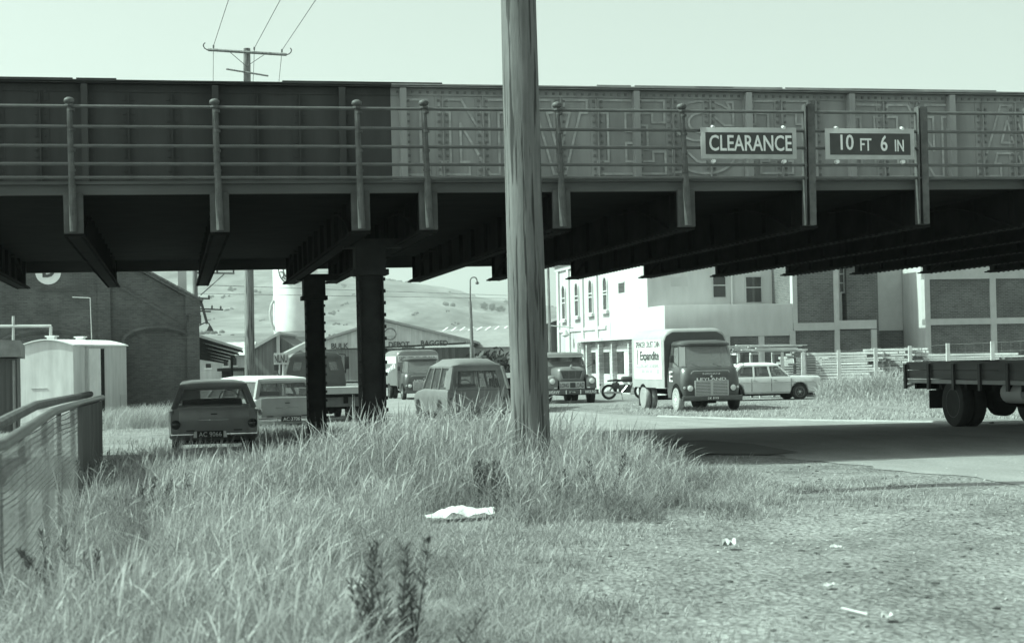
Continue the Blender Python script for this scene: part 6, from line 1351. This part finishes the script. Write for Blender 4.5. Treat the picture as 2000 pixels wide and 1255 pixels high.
weed(1010, 1010, .3, 9, .3, 'low dark weed between the sack and the pole foot', 11)
# trees at the foot of the hills
def tree(px, py, Y, r, seed, label):
    p = at(px, py, Y); r_ = np.random.default_rng(seed); zb = float(hill_z(np.array([p.x]), np.array([Y]))[0]) if Y > 420 else 0.0
    o = thing('tree', label, 'tree', (p.x, Y, zb), 0, 'trees along the foot of the hills'); H = min(max(p.z-zb, r*1.1), r*1.7)
    MB().tube((0, 0, -1), (0, 0, H*.7), r*.10, r*.05, seg=7).tube((0, 0, H*.4), (r*.5, 0, H*.8), r*.05, r*.02, seg=6).build('trunk', m_farpole, o)
    b = bmesh.new(); cl = [(Vector((r_.normal(0, r*.45), r_.normal(0, r*.4), H*(.28+.55*r_.random()))), r*(.35+.3*r_.random())) for _ in range(11)]
    for c, rad in cl:
        for k in range(70):
            d = Vector(r_.normal(0, 1, 3)).normalized(); q = c+d*rad*(.6+.5*r_.random()); s = r*.11; t = d.orthogonal().normalized(); u = d.cross(t); b.faces.new([b.verts.new(q+t*s), b.verts.new(q+u*s), b.verts.new(q-t*s), b.verts.new(q-u*s)])
    me = bpy.data.meshes.new('crown'); b.to_mesh(me); b.free(); link('crown', me, m_leaf, o)
for i, (px, py, Y, r, lb) in enumerate(((657, 626, 620, 2.6, 'dark round tree between the two steel columns'), (797, 624, 640, 2.6, 'low dark tree above the depot roof'), (835, 632, 640, 2.4, 'small dark tree right of the depot ridge'), (852, 627, 640, 2.8, 'dark tree among the row above the long warehouse'), (872, 626, 650, 2.8, 'dark tree in the middle of the row above the long warehouse'), (893, 628, 650, 2.5, 'lower dark tree just left of the street lamp'), (938, 624, 660, 2.4, 'dark tree right of the street lamp'), (905, 624, 660, 2.2, 'pointed dark tree hidden partly by the street lamp'))): tree(px, py, Y, r, 60+i, lb)
for i, (px, py, Y, r, lb) in enumerate(((945, 579, 1900, 5, 'leftmost of the dark tree clumps on the right hill skyline'), (960, 580, 1900, 5, 'middle tree clump on the right hill skyline'), (976, 583, 1900, 5, 'rightmost of the dark tree clumps on the right hill skyline'))): tree(px, py, Y, r, 80+i, lb)
# scrub on the hillsides
sb_ = bmesh.new()
for k in range(300):
    Y = 800+1700*rng.random(); X = -.36*Y+.40*Y*rng.random()*1.1; z = float(hill_z(np.array([X]), np.array([Y]))[0])
    if vnoise(np.array([X]), np.array([Y*.3]), 60., 91)[0] < .48: continue
    r = (1.0+2.2*rng.random()**2)*Y/1500
    for q in range(5): 
        c = Vector((X+rng.normal(0, r*.8), Y+rng.normal(0, r*6), z+r*.3)); c.z = float(hill_z(np.array([c.x]), np.array([c.y]))[0])+r*.3; bmesh.ops.create_icosphere(sb_, subdivisions=1, radius=r*(.5+.5*rng.random()), matrix=Matrix.Translation(c) @ Matrix.Rotation(rng.random()*3, 4, 'Z') @ Matrix.Diagonal((1.0, 1, .9, 1)))
me = bpy.data.meshes.new('scrub'); sb_.to_mesh(me); sb_.free(); tag(link('hillside_scrub', me, M('scrub', .085, .9, .4, .2)), kind='stuff')
# ================================================================== HAZE
hm = bpy.data.materials.new('haze'); hm.use_nodes = True; hn = hm.node_tree; hn.nodes.clear()
ho = hn.nodes.new('ShaderNodeOutputMaterial'); pv = hn.nodes.new('ShaderNodeVolumePrincipled'); pv.inputs['Color'].default_value = (.95, .97, .96, 1); pv.inputs['Density'].default_value = 0.00022; pv.inputs['Anisotropy'].default_value = 0.2
hn.links.new(pv.outputs[0], ho.inputs['Volume'])
hz = MB().bb(-6500, 6500, -600, 9500, -8, 420).build('haze', hm, sm=0); tag(hz, kind='stuff')
